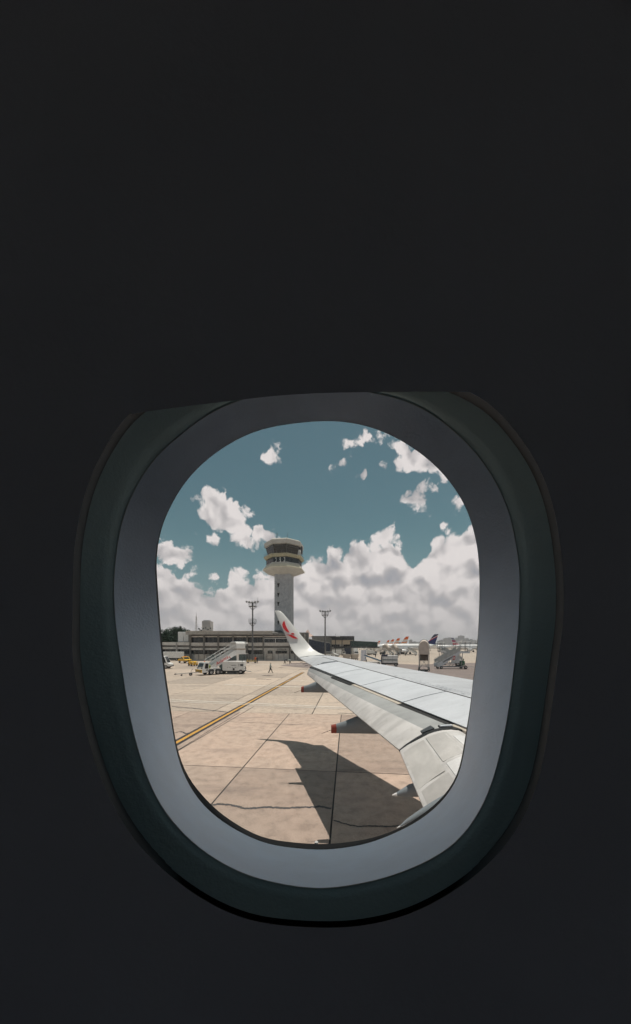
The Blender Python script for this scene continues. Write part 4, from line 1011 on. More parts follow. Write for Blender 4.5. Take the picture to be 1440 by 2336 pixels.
def walk(st=0.3, lean=0.03, arm=0.22):
    return dict(pel=(0, 0, .94), spine=(0, lean*0.6, 1.12), chest=(0, lean, 1.34), neck=(0, lean+.01, 1.50), head=(0, lean+.03, 1.62), crown=(0, lean+.03, 1.70),
                lsh=(-.19, lean, 1.42), lel=(-.24, lean-arm*0.45, 1.15), lha=(-.23, lean-arm*0.5, .90), rsh=(.19, lean, 1.42), rel=(.24, lean+arm*0.3, 1.15), rha=(.22, lean+arm, .93),
                lhip=(-.10, 0, .90), lkn=(-.10, st*0.62, .50), lan=(-.10, st, .09), lto=(-.11, st+.17, .04), rhip=(.10, 0, .90), rkn=(.10, -st*0.25, .49), ran=(.10, -st, .11), rto=(.11, -st+.15, .04))
def bend():
    return dict(pel=(0, -.22, .86), spine=(0, -.04, 1.00), chest=(0, .20, 1.10), neck=(0, .36, 1.16), head=(0, .47, 1.20), crown=(0, .53, 1.25),
                lsh=(-.18, .24, 1.10), lel=(-.22, .38, .84), lha=(-.18, .52, .62), rsh=(.18, .24, 1.10), rel=(.22, .42, .86), rha=(.18, .58, .66),
                lhip=(-.10, -.22, .82), lkn=(-.12, .06, .48), lan=(-.12, -.06, .09), lto=(-.12, .12, .04), rhip=(.10, -.22, .82), rkn=(.12, -.12, .46), ran=(.12, -.42, .10), rto=(.12, -.26, .04))

# stair truck
st = thing('stair_truck', 'white passenger stair truck with red lettering on its side and a hooded top platform', 'stair truck', (-15.26, 49.6, 0), radians(180+47))
st.scale = (0.95, 0.95, 0.95)
Wd = 1.08
m = mk(M_white); m.prism([(2.7, 0.45), (3.95, 0.45), (3.95, 0.95), (3.75, 1.0), (3.75, 1.08), (2.7, 1.08)], -Wd, Wd); m.box(0.75, 2.7, -Wd, Wd, 0.50, 1.12, 0.04); m.build('chassis', st)
m = mk(M_white)
cabp = [(2.72, 1.08), (3.78, 1.08), (3.72, 1.30), (3.42, 2.02), (2.82, 2.02), (2.72, 1.9)]
m.prism(cabp, -1.0, 1.0); cabo = m.build('cab', st)
m = mk(M_glass); m.add([(3.735, -0.85, 1.32), (3.735, 0.85, 1.32), (3.47, 0.80, 1.93), (3.47, -0.80, 1.93)], [(0, 1, 2, 3)]); m.v = [(x+0.025, y, z+0.01) for x, y, z in m.v]; m.build('windscreen', cabo)
for s_ in (1, -1):
    mk(M_black).prism([(2.86, 0.75), (3.30, 0.75), (3.46, 1.15), (3.34, 1.88), (2.86, 1.88)], s_*1.005-0.012, s_*1.005+0.012).build('door_opening', cabo)
    mk(M_dark).box(3.80, 3.86, s_*0.72-0.14, s_*0.72+0.14, 1.10, 1.25).build('headlight', cabo)
    mk(M_black).box(2.95, 3.25, s_*1.03-0.05, s_*1.03+0.05, 0.75, 0.95).build('cab_step', cabo)
mk(M_white).box(2.75, 3.35, -0.92, 0.92, 2.02, 2.12, 0.03).build('cab_roof', cabo)
bp = mk(M_yellow).box(3.93, 4.02, -1.05, 1.05, 0.45, 0.95).build('bumper', st)
for k in range(7):
    y = -0.95+0.3*k; sl = 0.2 if k < 3 else (-0.2 if k > 3 else 0)
    mk(M_black).add([(4.026, y-0.07+sl, 0.47), (4.026, y+0.07+sl, 0.47), (4.026, y+0.07-sl, 0.93), (4.026, y-0.07-sl, 0.93)], [(0, 1, 2, 3)]).build('hazard_stripe', bp)
for x in (2.40, 1.20):
    for s_ in (1, -1): wheel(st, x, s_*0.98, 0.43, 0.28)
for x in (2.40, 1.20):
    mk(M_dark).prism([(x-0.55, 0.56), (x-0.5, 0.8), (x-0.3, 0.98), (x+0.3, 0.98), (x+0.5, 0.8), (x+0.55, 0.56)], 1.0, 1.09).build('wheel_arch', st)
S0, S1_ = Vector((2.45, 0, 0.95)), Vector((-2.35, 0, 3.40))
for s_ in (1, -1):
    mk(M_white).prism([(2.62, 1.0), (2.45, 1.5), (-2.05, 3.95), (-2.45, 3.95), (-2.45, 3.1), (-1.95, 3.0), (1.75, 0.98)], s_*0.92-0.03, s_*0.92+0.03).build('side_panel', st)
    r = mk(M_white)
    for h in (0.55, 1.05): r.tube((2.45, s_*0.92, 1.45+h), (-2.1, s_*0.92, 3.9+h), 0.035, 6)
    for k in range(6):
        f = k/5; x = 2.45-4.55*f; zb_ = 1.45+2.45*f; r.tube((x, s_*0.92, zb_), (x, s_*0.92, zb_+1.05), 0.032, 6)
        if k < 5: r.tube((x, s_*0.92, zb_+1.05), (x-0.91, s_*0.92, zb_+0.49), 0.022, 5)
    r.build('railing', st)
for k in range(14):
    f = k/14; p = S0.lerp(S1_, f); mk(M_steel).box(p.x-0.30, p.x, -0.88, 0.88, p.z+0.02, p.z+0.06).build('step', st)
mk(M_white).box(-4.4, -2.35, -0.98, 0.98, 3.28, 3.42).build('platform', st)
for s_ in (1, -1):
    mk(M_white).box(-4.25, -2.36, s_*0.96-0.03, s_*0.96+0.03, 3.43, 4.0).build('platform_panel', st)
    mk(M_beige).box(-4.2, -2.4, s_*0.955-0.02, s_*0.955+0.02, 4.02, 4.28).build('platform_net', st)
hd = mk(M_white); hd.loft([[(x, y, z) for y, z in ((-1.02, 4.30), (-1.02, 5.15), (-0.85, 5.40), (-0.4, 5.5), (0.4, 5.5), (0.85, 5.40), (1.02, 5.15), (1.02, 4.30), (0.97, 4.30), (0.97, 5.12), (0.8, 5.33), (-0.8, 5.33), (-0.97, 5.12), (-0.97, 4.30))] for x in (-2.3, -4.15)])
hd.build('hood', st, 30)
mk(M_white).prism([(-4.15, 5.0), (-4.75, 5.1), (-4.75, 5.38), (-4.15, 5.5)], -1.0, 1.0).build('hood_awning', st)
mk(M_white).box(-4.9, -4.4, -0.9, 0.9, 3.30, 3.36).build('bridge_plate', st)
m = mk(M_white); m.box(-3.55, -3.30, -0.35, -0.1, 0.1, 3.3); m.box(-3.1, -2.9, 0.1, 0.3, 0.1, 3.3); m.box(-3.8, -2.7, -0.6, 0.6, 0.0, 0.12); m.build('lift_column', st)
rs = math.atan2(2.45, 4.5)
text('lettering', 'Avianca', M_red, st, 0.80, Matrix.Translation((1.35, 0.956, 1.50)) @ Matrix.Rotation(pi, 4, 'Z') @ Matrix.Rotation(pi/2, 4, 'X') @ Matrix.Rotation(rs, 4, 'Z'), 0.004, 0.15)
def mark(par, pts, mt, y):
    m = mk(mt); n = len(pts); m.add([(x, y, z) for x, z in pts]+[(x, y-0.01, z) for x, z in pts], [tuple(range(n))]+[(i, (i+1) % n, (i+1) % n+n, i+n) for i in range(n)]); m.build('bird_mark', par)
mark(st, [(-0.98, 3.05), (-1.10, 2.80), (-1.28, 2.68), (-1.16, 2.62), (-0.95, 2.78)], M_red, 0.966)
mark(st, [(-1.12, 2.62), (-1.30, 2.62), (-1.62, 2.50), (-1.40, 2.47), (-1.15, 2.55)], M_dark, 0.966)
text('lettering', 'AVIANCA', M_dark, st, 0.16, Matrix.Translation((2.05, 1.086, 0.97)) @ Matrix.Rotation(pi, 4, 'Z') @ Matrix.Rotation(pi/2, 4, 'X'), 0.003)
mk(M_vesty).box(2.48, 2.72, 0.55, 1.06, 1.12, 1.62, 0.04).build('control_box', st)
mk(M_black).box(2.5, 2.7, 1.062, 1.075, 1.25, 1.45).build('control_screen', st)
mk(M_orange).tube((3.0, 0, 2.12), (3.0, 0, 2.28), 0.09, 8).build('beacon', st)
mw = Matrix.Translation((-15.26, 49.6, 0)) @ Matrix.Rotation(radians(227), 4, 'Z') @ Matrix.Scale(0.95, 4)
# tow bar in front of the truck
q = mw @ Vector((4.05, 0.2, 0))
tb = thing('tow_bar', 'thin two-wheeled tow bar lying in front of the stair truck', 'tow bar', (q.x, q.y, 0), radians(180+14))
mk(M_steel).tube((0.0, 0, 0.5), (3.2, 0, 0.28), 0.05, 8).build('bar', tb)
mk(M_dark).box(3.15, 3.45, -0.12, 0.12, 0.2, 0.36, 0.03).build('tow_head', tb)
for x, r in ((1.15, 0.22), (2.45, 0.11)):
    wheel(tb, x, -0.16, r, 0.12); wheel(tb, x, 0.16, r, 0.12)
mk(M_steel).path([(1.15, 0, 0.4), (1.05, 0, 0.75), (0.85, 0.02, 1.05)], 0.035, 6).build('jack_handle', tb)

# ground power cart
gp_ = thing('ground_power_cart', 'white box-shaped ground power trailer with grey end cover, parked by the stair truck', 'trailer', (-13.3, 49.7, 0), radians(2))
m = mk(M_white); m.box(-1.55, 1.85, -0.9, 0.9, 0.55, 1.98, 0.05); m.build('housing', gp_)
mk(M_white).box(-1.5, 1.8, -0.93, 0.93, 1.94, 2.02, 0.02).build('lid', gp_)
mk(M_curtain).box(-2.05, -1.56, -0.92, 0.92, 0.62, 1.9, 0.12).build('end_cover', gp_)
m = mk(M_dark); m.box(-2.2, 1.95, -0.7, 0.7, 0.38, 0.56); m.box(-0.9, 0.9, -0.6, 0.6, 0.2, 0.4); m.build('frame', gp_)
for x in (-1.7, 1.35):
    for s_ in (1, -1): wheel(gp_, x, s_*0.82, 0.36, 0.24)
mk(M_dark).box(0.95, 1.75, -0.915, -0.90, 1.28, 1.62).build('control_panel', gp_); mk(M_white).box(1.0, 1.3, -0.925, -0.912, 1.33, 1.57).build('gauge_plate', gp_)
mk(M_dark).tube((1.45, 0, 2.0), (1.45, 0, 2.25), 0.06, 7).build('exhaust', gp_)
for k, (x, w) in enumerate(((-0.75, 0.10), (-0.4, 0.14), (0.0, 0.10), (0.45, 0.16))): mk(M_mast).box(x, x+w, -0.912, -0.90, 1.05, 1.13).build('latch', gp_)
mk(M_dark).box(-0.15, 0.65, -0.912, -0.90, 1.38, 1.46).build('name_strip', gp_)
mk(M_dark).box(0.1, 0.4, -0.93, -0.90, 0.6, 0.95).build('socket_box', gp_)
mk(M_steel).path([(1.95, 0, 0.45), (2.9, 0, 0.32)], 0.05, 6).build('drawbar', gp_)
m = mk(M_black); m.path([(1.9, -0.3+0.0, 1.2), (2.1, -0.35, 0.95), (2.05, -0.35, 0.75), (1.9, -0.3, 0.85)], 0.06, 6); m.build('cable', gp_)

# yellow pickup and yellow tug
def car(name, lab, cat, loc, rz, body_m, L=4.6, Wc=1.75, Hc=1.7, pick=True, group=None, van=False):
    t = thing(name, lab, cat, loc, rz, group); h = Wc/2
    if van: prof = [(-L/2, 0.45), (L/2, 0.45), (L/2, 0.95), (L/2-0.55, 1.15), (L/2-1.15, Hc), (-L/2+0.1, Hc), (-L/2, Hc-0.2)]
    elif pick: prof = [(-L/2, 0.5), (L/2, 0.5), (L/2, 0.92), (L/2-1.1, 1.06), (L/2-1.75, Hc), (-0.35, Hc), (-0.6, 1.08), (-L/2, 1.05)]
    else: prof = [(-L/2, 0.4), (L/2, 0.4), (L/2, 0.8), (L/2-1.1, 0.98), (L/2-1.9, Hc), (-L/2+0.9, Hc), (-L/2+0.2, 0.98), (-L/2, 0.9)]
    m = mk(body_m); m.prism(prof, -h, h); b = m.build('body', t)
    bv = b.modifiers.new('b', 'BEVEL'); bv.width = 0.06; bv.segments = 2; bv.limit_method = 'ANGLE'
    fx = L/2-(1.13 if not van else 0.58); bx_ = fx-(0.62 if not pick or van else 0.62)
    if van:
        mk(M_glass).add([(L/2-0.56, -h+0.12, 1.2), (L/2-0.56, h-0.12, 1.2), (L/2-1.10, h-0.15, Hc-0.08), (L/2-1.10, -h+0.15, Hc-0.08)], [(0, 1, 2, 3)]).build('windscreen', b)
        for s_ in (1, -1): mk(M_glass).prism([(-L/2+0.5, 1.2), (L/2-0.8, 1.2), (L/2-1.2, Hc-0.15), (-L/2+0.5, Hc-0.15)], s_*(h+0.004)-0.01, s_*(h+0.004)+0.01).build('side_window', b)
    else:
        a = L/2-1.1; c = L/2-(1.75 if pick else 1.9)
        mk(M_glass).add([(a-0.04+0.03, -h+0.12, 1.1 if pick else 1.02), (a-0.01, h-0.12, 1.1 if pick else 1.02), (c+0.07, h-0.16, Hc-0.07), (c+0.07, -h+0.16, Hc-0.07)], [(0, 1, 2, 3)]).build('windscreen', b)
        for s_ in (1, -1):
            for x0_, x1_ in (((-0.42, 0.12), (0.18, c+0.35)) if pick else ((-L/2+0.7, -0.1), (-0.04, c+0.35))):
                mk(M_glass).prism([(x0_, 1.12), (x1_, 1.12), (min(x1_, c), Hc-0.12), (x0_+0.08, Hc-0.12)], s_*(h+0.004)-0.01, s_*(h+0.004)+0.01).build('side_window', b)
    for s_ in (1, -1):
        mk(M_white).box(L/2-0.02, L/2+0.03, s_*(h-0.25)-0.14, s_*(h-0.25)+0.14, 0.70, 0.84).build('headlight', b)
        for x in (L/2-0.85, -L/2+0.9): wheel(t, x, s_*(h-0.08), 0.36, 0.24)
    mk(M_dark).box(L/2, L/2+0.08, -h+0.05, h-0.05, 0.42, 0.6).build('bumper', t)
    return t
q = gp(419, 1513)
pk = car('pickup_truck', 'yellow airport pickup with hazard stripes on its bonnet, parked near the terminal', 'pickup', (q.x, q.y+0.8, 0), radians(-42), M_yellow)
for k in range(4): mk(M_black).add([(2.345, -0.7+0.42*k, 0.55), (2.345, -0.55+0.42*k, 0.55), (2.345, -0.40+0.42*k, 0.9), (2.345, -0.55+0.42*k, 0.9)], [(0, 1, 2, 3)]).build('hazard_stripe', pk)
mk(M_orange).box(0.0, 0.25, -0.5, 0.5, 1.71, 1.82, 0.02).build('light_bar', pk)
q = gp(438, 1519.5)
tg = thing('tow_tractor', 'small low yellow tow tractor half hidden behind the stair truck cab', 'tractor', (q.x, q.y+0.5, 0), radians(-50))
m = mk(M_yellow); m.prism([(-1.3, 0.35), (1.3, 0.35), (1.3, 0.9), (0.2, 1.05), (0.1, 0.75), (-0.5, 0.75), (-0.55, 1.0), (-1.3, 1.0)], -0.65, 0.65); m.build('body', tg)
for x in (-0.85, 0.85):
    for s_ in (1, -1): wheel(tg, x, s_*0.6, 0.33, 0.24)
mk(M_dark).box(-0.5, -0.15, -0.3, 0.3, 0.75, 1.15, 0.05).build('seat', tg)
for s_ in (1, -1): mk(M_white).tube((1.3, s_*0.4, 0.72), (1.34, s_*0.4, 0.72), 0.14, 10).build('headlight', tg)

# vans and trucks on the left
q = gp(372, 1526)
car('minibus', 'white minibus cut off by the left edge of the window', 'minibus', (q.x-1.6, q.y+0.9, 0), radians(8), M_white, L=5.6, Wc=2.0, Hc=2.5, van=True)
def box_truck(lab, loc, rz, L=7.0, hh=2.7, box_m=M_white, cab_m=M_white, group=None, name='box_truck'):
    t = thing(name, lab, 'truck', loc, rz, group)
    mk(box_m).box(-L/2, L/2-1.9, -1.15, 1.15, 0.85, hh, 0.03).build('cargo_box', t)
    c = mk(cab_m).prism([(L/2-1.8, 0.5), (L/2, 0.5), (L/2, 1.25), (L/2-0.25, 2.05), (L/2-1.8, 2.1)], -1.05, 1.05).build('cab', t)
    mk(M_glass).add([(L/2+0.012, -0.9, 1.3), (L/2+0.012, 0.9, 1.3), (L/2-0.2, 0.88, 1.98), (L/2-0.2, -0.88, 1.98)], [(0, 1, 2, 3)]).build('windscreen', c)
    for s_ in (1, -1):
        mk(M_glass).prism([(L/2-1.3, 1.3), (L/2-0.2, 1.3), (L/2-0.4, 1.92), (L/2-1.3, 1.92)], s_*1.056-0.01, s_*1.056+0.01).build('side_window', c)
        for x in (L/2-1.0, -L/2+1.4): wheel(t, x, s_*0.98, 0.45, 0.28)
    mk(M_dark).box(-L/2, L/2-0.1, -0.5, 0.5, 0.5, 0.85).build('chassis', t)
    return t
q = gp(385, 1507.5); box_truck('long white box truck parked against the low concrete wing', (q.x-0.5, q.y+1.6, 0), pi, 8.2, 2.75)
q = gp(573, 1513.2)
dl = thing('equipment_dolly', 'low yellowish wooden dolly by the foot of the left floodlight mast', 'dolly', (q.x, q.y+0.6, 0), radians(6))
mk(M_wood).box(-1.25, 1.25, -0.6, 0.6, 0.42, 0.55).build('deck', dl)
for k in range(5): mk(M_wood).box(-1.2+0.55*k, -1.0+0.55*k, -0.58, 0.58, 0.56, 1.0 if k in (0, 4) else 0.85).build('crate_slat', dl)
for x in (-0.95, 0.95):
    for s_ in (1, -1): wheel(dl, x, s_*0.5, 0.2, 0.12)
mk(M_steel).tube((-1.25, 0, 0.45), (-2.1, 0, 0.9), 0.04, 6).build('drawbar', dl)

# people
q = gp(617, 1535.5); person('person', 'person in pale grey shirt and dark trousers striding alone across the apron', q.x, q.y, radians(-75), walk(0.34), None, M_shirt)
q = gp(580.5, 1513.5); person('person', 'person in orange vest standing behind the wooden dolly', q.x, q.y+1.4, radians(200), walk(0.08), M_vest, M_vest)
q = gp(586, 1513.5); person('person', 'person in dark clothes standing right of the orange vest', q.x, q.y+0.6, radians(160), walk(0.12), None, M_shirtd)
q = gp(651, 1514.5); person('person', 'person bending forward to the right by the fence, in dark clothes with pale top', q.x, q.y, radians(-80), bend(), None, M_shirtd)
q = gp(661, 1514.5); person('person', 'person in pale shirt bending to the left, facing the other bent worker', q.x, q.y, radians(85), bend(), None, M_shirt)
q = gp(857, 1500); person('person', 'small dark figure standing left of the airliner nose stairs', q.x, q.y, radians(30), walk(0.1), None, M_shirtd)
q = gp(908, 1501); person('person', 'small dark figure standing under the airliner engine', q.x, q.y, radians(-30), walk(0.1), None, M_shirtd)

# mobile stairs
def stairs(name, lab, loc, rz, hood=None, stripe=None, run=4.4, ph=3.35, pl=2.0, w=0.85, sidem=M_white, canopy=True, machine=False, solid=False, group='mobile boarding stairs'):
    t = thing(name, lab, 'boarding stairs', loc, rz, group)
    for s_ in (1, -1):
        sp = mk(sidem).prism([(0, 0.40), (0, 1.05), (run, ph+0.12), (run+pl, ph+0.12), (run+pl, ph-0.25), (run+0.1, ph-0.25), (0.65, 0.40)], s_*w-0.03, s_*w+0.03).build('side_panel', t)
        if stripe: mk(stripe).prism([(0.0, 0.70), (0, 0.98), (run, ph+0.05), (run, ph-0.28)], s_*(w+0.036)-0.004, s_*(w+0.036)+0.004).build('stripe', sp)
        r = mk(M_steel)
        r.tube((0, s_*w, 1.95), (run, s_*w, ph+1.05), 0.03, 6); r.tube((run, s_*w, ph+1.05), (run+pl, s_*w, ph+1.05), 0.03, 6)
        for k in range(6): f = k/5; r.tube((run*f, s_*w, 1.0+(ph-0.9)*f), (run*f, s_*w, 1.95+(ph-0.9)*f), 0.025, 6)
        r.tube((run+pl, s_*w, ph), (run+pl, s_*w, ph+1.05), 0.03, 6)
        r.build('railing', t)
        mk(mat('clear_panel', (0.45, 0.46, 0.45), 0.3, var=0.15)).prism([(0.1, 1.15), (run, ph+0.2), (run, ph+0.95), (0.1, 1.85)], s_*w-0.008, s_*w+0.008).build('side_screen', t) if hood is None else None
    n = 15
    for k in range(n): f = k/n; mk(M_dark if solid or hood is not None else M_steel).box(run*f, run*f+0.32, -w+0.04, w-0.04, 0.5+(ph-0.5)*f, 0.54+(ph-0.5)*f).build('step', t)
    if solid: mk(M_navy).prism([(0, 0.45), (0, 0.52), (run, ph+0.02), (run+pl, ph+0.02), (run+pl, ph-0.05), (run, ph-0.05)], -w+0.05, w-0.05).build('step_backing', t)
    mk(M_steel).box(run, run+pl, -w-0.02, w+0.02, ph-0.1, ph).build('platform', t)
    m = mk(M_steel)
    for s_ in (1, -1):
        m.box(0.1, run+pl-0.5, s_*w*0.9-0.06, s_*w*0.9+0.06, 0.34, 0.50); m.tube((run+0.3, s_*w*0.9, 0.4), (run+0.6, s_*w*0.9, ph-0.2), 0.06, 6); m.tube((run-1.5, s_*w*0.9, 0.4), (run+0.2, s_*w*0.9, ph-0.3), 0.045, 6)
        m.tube((run+0.3, s_*w*0.9, 1.4), (run+pl-0.6, s_*w*0.9, 0.45), 0.04, 6)
    m.build('undercarriage', t)
    for x in (0.75, run+pl-0.9):
        for s_ in (1, -1): wheel(t, x, s_*(w+0.08), 0.27 if x < 1 else 0.33, 0.18)
    mk(M_steel).path([(run+pl-0.5, 0, 0.42), (run+pl+0.7, 0, 0.35), (run+pl+1.5, 0, 0.25)], 0.05, 6).build('tow_bar', t)
    if canopy and hood is None:
        mk(M_white).box(run-0.15, run+pl+0.15, -w-0.1, w+0.1, ph+1.92, ph+2.02, 0.03).build('canopy_roof', t)
        for x in (run, run+pl*0.5, run+pl):
            for s_ in (1, -1): mk(M_dark).tube((x, s_*w, ph), (x, s_*w, ph+1.95), 0.04, 6).build('canopy_post', t)
        for h_ in (0.5, 1.05):
            for s_ in (1, -1): mk(M_dark).tube((run, s_*w, ph+h_), (run+pl, s_*w, ph+h_), 0.025, 5).build('canopy_rail', t)
    if hood is not None:
        def arch(x, z, h_, ww): return [(x, cos(a)*ww, z+max(0, sin(a))*h_*0.45+h_*0.55) for a in [pi*i/10 for i in range(11)]]+[(x, -ww, z), (x, ww, z)]
        mk(hood).loft([arch(run*0.45, 0.45+(ph-0.45)*0.45, 2.2, w*0.95), arch(run, ph, 2.25, w), arch(run+pl, ph, 2.25, w), arch(run+pl+0.5, ph-0.35, 2.35, w*1.0)]).build('hood', t, 35)
        mk(M_steel).path([(run+pl+0.55, cos(a)*(w+0.06), ph+1.2+max(0, sin(a))*1.1) for a in [pi*i/10 for i in range(11)]], 0.035, 5).build('hood_hoop', t)
        m = mk(M_steel)
        for s_ in (1, -1): m.tube((run+pl+0.45, s_*(w+0.07), 0.3), (run+pl+0.55, s_*(w+0.07), ph+1.3), 0.035, 5); m.tube((run+pl+0.2, s_*w, 0.4), (run+pl+0.3, -s_*w, ph-0.4), 0.03, 5)
        m.build('hood_frame', t)
    if machine:
        m = mk(M_green); m.box(run+0.5, run+1.25, -0.35, 0.35, 0.65, 1.55, 0.05); m.tube((run+0.7, -0.5, 1.2), (run+0.9, -0.5, 2.0), 0.10, 8); m.build('pump_unit', t)
        mk(M_dark).box(run-0.3, run+0.6, -0.4, 0.4, 0.5, 0.75, 0.03).build('battery_box', t)
    return t
Y = 60.0; sx = xx(998, Y)
sb_ = stairs('boarding_stairs', 'white boarding stairs with swissport lettering and flat canopy, nearest the right window edge', (sx, Y+0.85, 0), 0.0, machine=True, sidem=mat('pale_blue_white', (0.60, 0.63, 0.66), 0.4, var=0.1))
rs = math.atan2(3.35-0.93, 4.4)
text('lettering', 'swissport', M_black, sb_, 0.62, face_neg_y(1.15, -0.895, 1.22, rs), 0.004, 0.0)
m = mk(mat('pale_panel', (0.55, 0.57, 0.58), 0.5)); m.box(2.75, 4.35, -0.80, -0.76, 1.2, 2.9); m.build('cover_panel', sb_)
rp = mk(M_red).box(3.05, 3.48, -0.90, -0.885, 2.62, 3.0) if False else None
pnl = mk(M_red); pnl.prism([(3.05, 1.72), (3.48, 1.9), (3.48, 2.62), (3.05, 2.42)], -0.905, -0.885); pl_ = pnl.build('logo_panel', sb_)
for a, b, c, d in ((3.12, 3.40, 2.22, 2.36), (3.12, 3.22, 2.02, 2.36), (3.12, 3.40, 1.95, 2.05), (3.32, 3.42, 2.0, 2.18)): mk(M_white).box(a, b, -0.912, -0.906, c, d).build('logo_mark', pl_)
stairs('boarding_stairs', 'pale boarding stairs climbing to the left, half hidden behind the swissport stairs', (xx(1052, 74), 74, 0), pi, run=4.4, pl=0.9)
Y = 56.0
stairs('boarding_stairs', 'boarding stairs with a rounded beige hood, standing end-on in the middle distance', (xx(967, 59.2), 59.2, 0), radians(-109), hood=mat('hood_pink_beige', (0.55, 0.48, 0.43), 0.7, var=0.15, scale=1.5, dirt=((0.36, 0.31, 0.28), 0.5)), run=4.2, pl=1.2, w=0.80)
stairs('boarding_stairs', 'beige-hooded stairs set against the white airliner behind the nose', (xx(887, 158), 150, 0), radians(115), hood=M_beige, run=4.4)
stairs('boarding_stairs', 'beige-hooded stairs set against the white airliner, right-hand of that pair', (xx(903, 158), 152, 0), radians(100), hood=M_beige, run=4.4)
stairs('boarding_stairs', 'open boarding stairs with dark rail beside the rear of the white airliner', (xx(952, 150), 150, 0), radians(165), canopy=False)
stairs('boarding_stairs', 'boarding stairs seen end-on with dark steps and white side walls, just above the wing edge', (xx(829.5, 84), 84, 0), radians(80), hood=None, canopy=False, w=0.75, sidem=M_white, solid=True)
bl = thing('belt_loader', 'white baggage belt loader with blue stripe sloping down towards the dark blue truck', 'belt loader', (xx(872, 74), 74, 0), radians(176))
mk(M_white).prism([(0, 0.55), (0, 1.0), (4.3, 2.5), (4.3, 2.1)], -0.5, 0.5).build('conveyor', bl)
for s_ in (1, -1): mk(M_blue).prism([(0.05, 0.75), (0.05, 0.98), (4.3, 2.46), (4.3, 2.2)], s_*0.506-0.005, s_*0.506+0.005).build('stripe', bl)
mk(M_dark).add([(0.1, -0.4, 1.045), (4.25, -0.4, 2.495), (4.25, 0.4, 2.495), (0.1, 0.4, 1.045)], [(0, 1, 2, 3)]).build('belt', bl)
mk(M_white).box(0.3, 3.6, -0.75, 0.75, 0.35, 0.75, 0.05).build('chassis', bl)
for x in (0.9, 3.0):
    for s_ in (1, -1): wheel(bl, x, s_*0.72, 0.33, 0.22)
q = gp(886, 1521)
bt = thing('baggage_truck', 'small truck with dark blue open rear and white curtain side, just above the wing edge', 'truck', (xx(887, 67.5), 68.6, 0), radians(-14))
mk(M_white).box(-1.1, 2.2, -0.95, 0.95, 0.75, 2.45, 0.05).build('cargo_box', bt)
rear = mk(M_navy).box(-1.35, -1.1, -0.97, 0.97, 0.45, 2.5, 0.05).build('rear_frame', bt)
for z in (1.0, 1.55): mk(M_black).box(-1.40, -1.34, -0.85, 0.85, z, z+0.42).build('rear_opening', rear)
for k in range(3): mk(M_white).box(-1.42, -1.36, -0.75+0.52*k, -0.4+0.52*k, 1.44, 1.56).build('rear_sign', rear)
mk(M_navy).box(-1.35, 0.0, -0.975, 0.975, 2.2, 2.52, 0.02).build('roof_front', bt)
for k in range(3): mk(M_steel).box(-0.9+1.0*k, -0.85+1.0*k, -0.985, -0.955, 0.8, 2.4).build('side_strap', bt)
mk(M_curtain).box(-1.05, 2.15, -0.985, -0.951, 1.35, 1.55).build('side_band', bt)
mk(M_dark).box(-1.3, 2.3, -0.7, 0.7, 0.4, 0.75).build('chassis', bt)
for x in (-0.7, 1.8):
    for s_ in (1, -1): wheel(bt, x, s_*0.85, 0.36, 0.24)
# parked service vehicles near the gate building
car('van', 'white van parked behind the wing beside the navy shed', 'van', (xx(750, 137), 138, 0), radians(170), M_white, L=4.8, Wc=1.9, Hc=2.0, van=True)
car('car', 'white car parked next to the van behind the wing', 'car', (xx(764, 134), 134, 0), radians(-35), M_white, L=4.0, Wc=1.7, Hc=1.45, pick=False)
box_truck('white service truck between the gantry posts', (xx(773, 150), 150, 0), 0, 6.5, 2.9)
box_truck('white catering truck facing the camera under the green bridge', (xx(812, 150), 152, 0), radians(-88), 6.5, 3.6)
box_truck('white catering truck near the airliner nose, half under the bridge end', (xx(846, 160), 158, 0), radians(10), 5.5, 2.7)
for k, (p, lab) in enumerate(((791, 'cream baggage container on a dolly, left of the pair above the wing'), (809, 'cream baggage container on a dolly, right of the pair above the wing'))):
    t = thing('baggage_container', lab, 'container', (xx(p, 100), 100, 0), radians(14+k*8), 'baggage containers')
    mk(M_beige).prism([(-1.0, 0.55), (0.7, 0.55), (1.1, 1.1), (1.1, 1.9), (-1.0, 1.9)], -0.75, 0.75).build('container', t); mk(M_dark).box(-1.1, 1.1, -0.75, 0.75, 0.36, 0.5).build('dolly_deck', t)
    for x in (-0.8, 0.8):
        for s_ in (1, -1): wheel(t, x, s_*0.66, 0.18, 0.12)
rr = random.Random(4)
for k in range(7):
    p = 862+rr.random()*60; Yc = 165+rr.random()*10
    t = thing('baggage_cart', 'small dark baggage cart under the white airliner', 'cart', (xx(p, Yc), Yc, 0), rr.random()*3, 'baggage carts under the airliner')
    mk(M_dark).box(-1.2, 1.2, -0.7, 0.7, 0.45, 1.2).build('cart_body', t)
    mk(M_steel).box(-1.25, 1.25, -0.75, 0.75, 1.7, 1.78).build('cart_roof', t)
    for a in (-1.15, 1.15):
        for b in (-0.65, 0.65): mk(M_steel).tube((a, b, 1.2), (a, b, 1.7), 0.04, 5).build('cart_post', t)
    for a in (-0.8, 0.8):
        for b in (-0.6, 0.6): wheel(t, a, b, 0.22, 0.14)

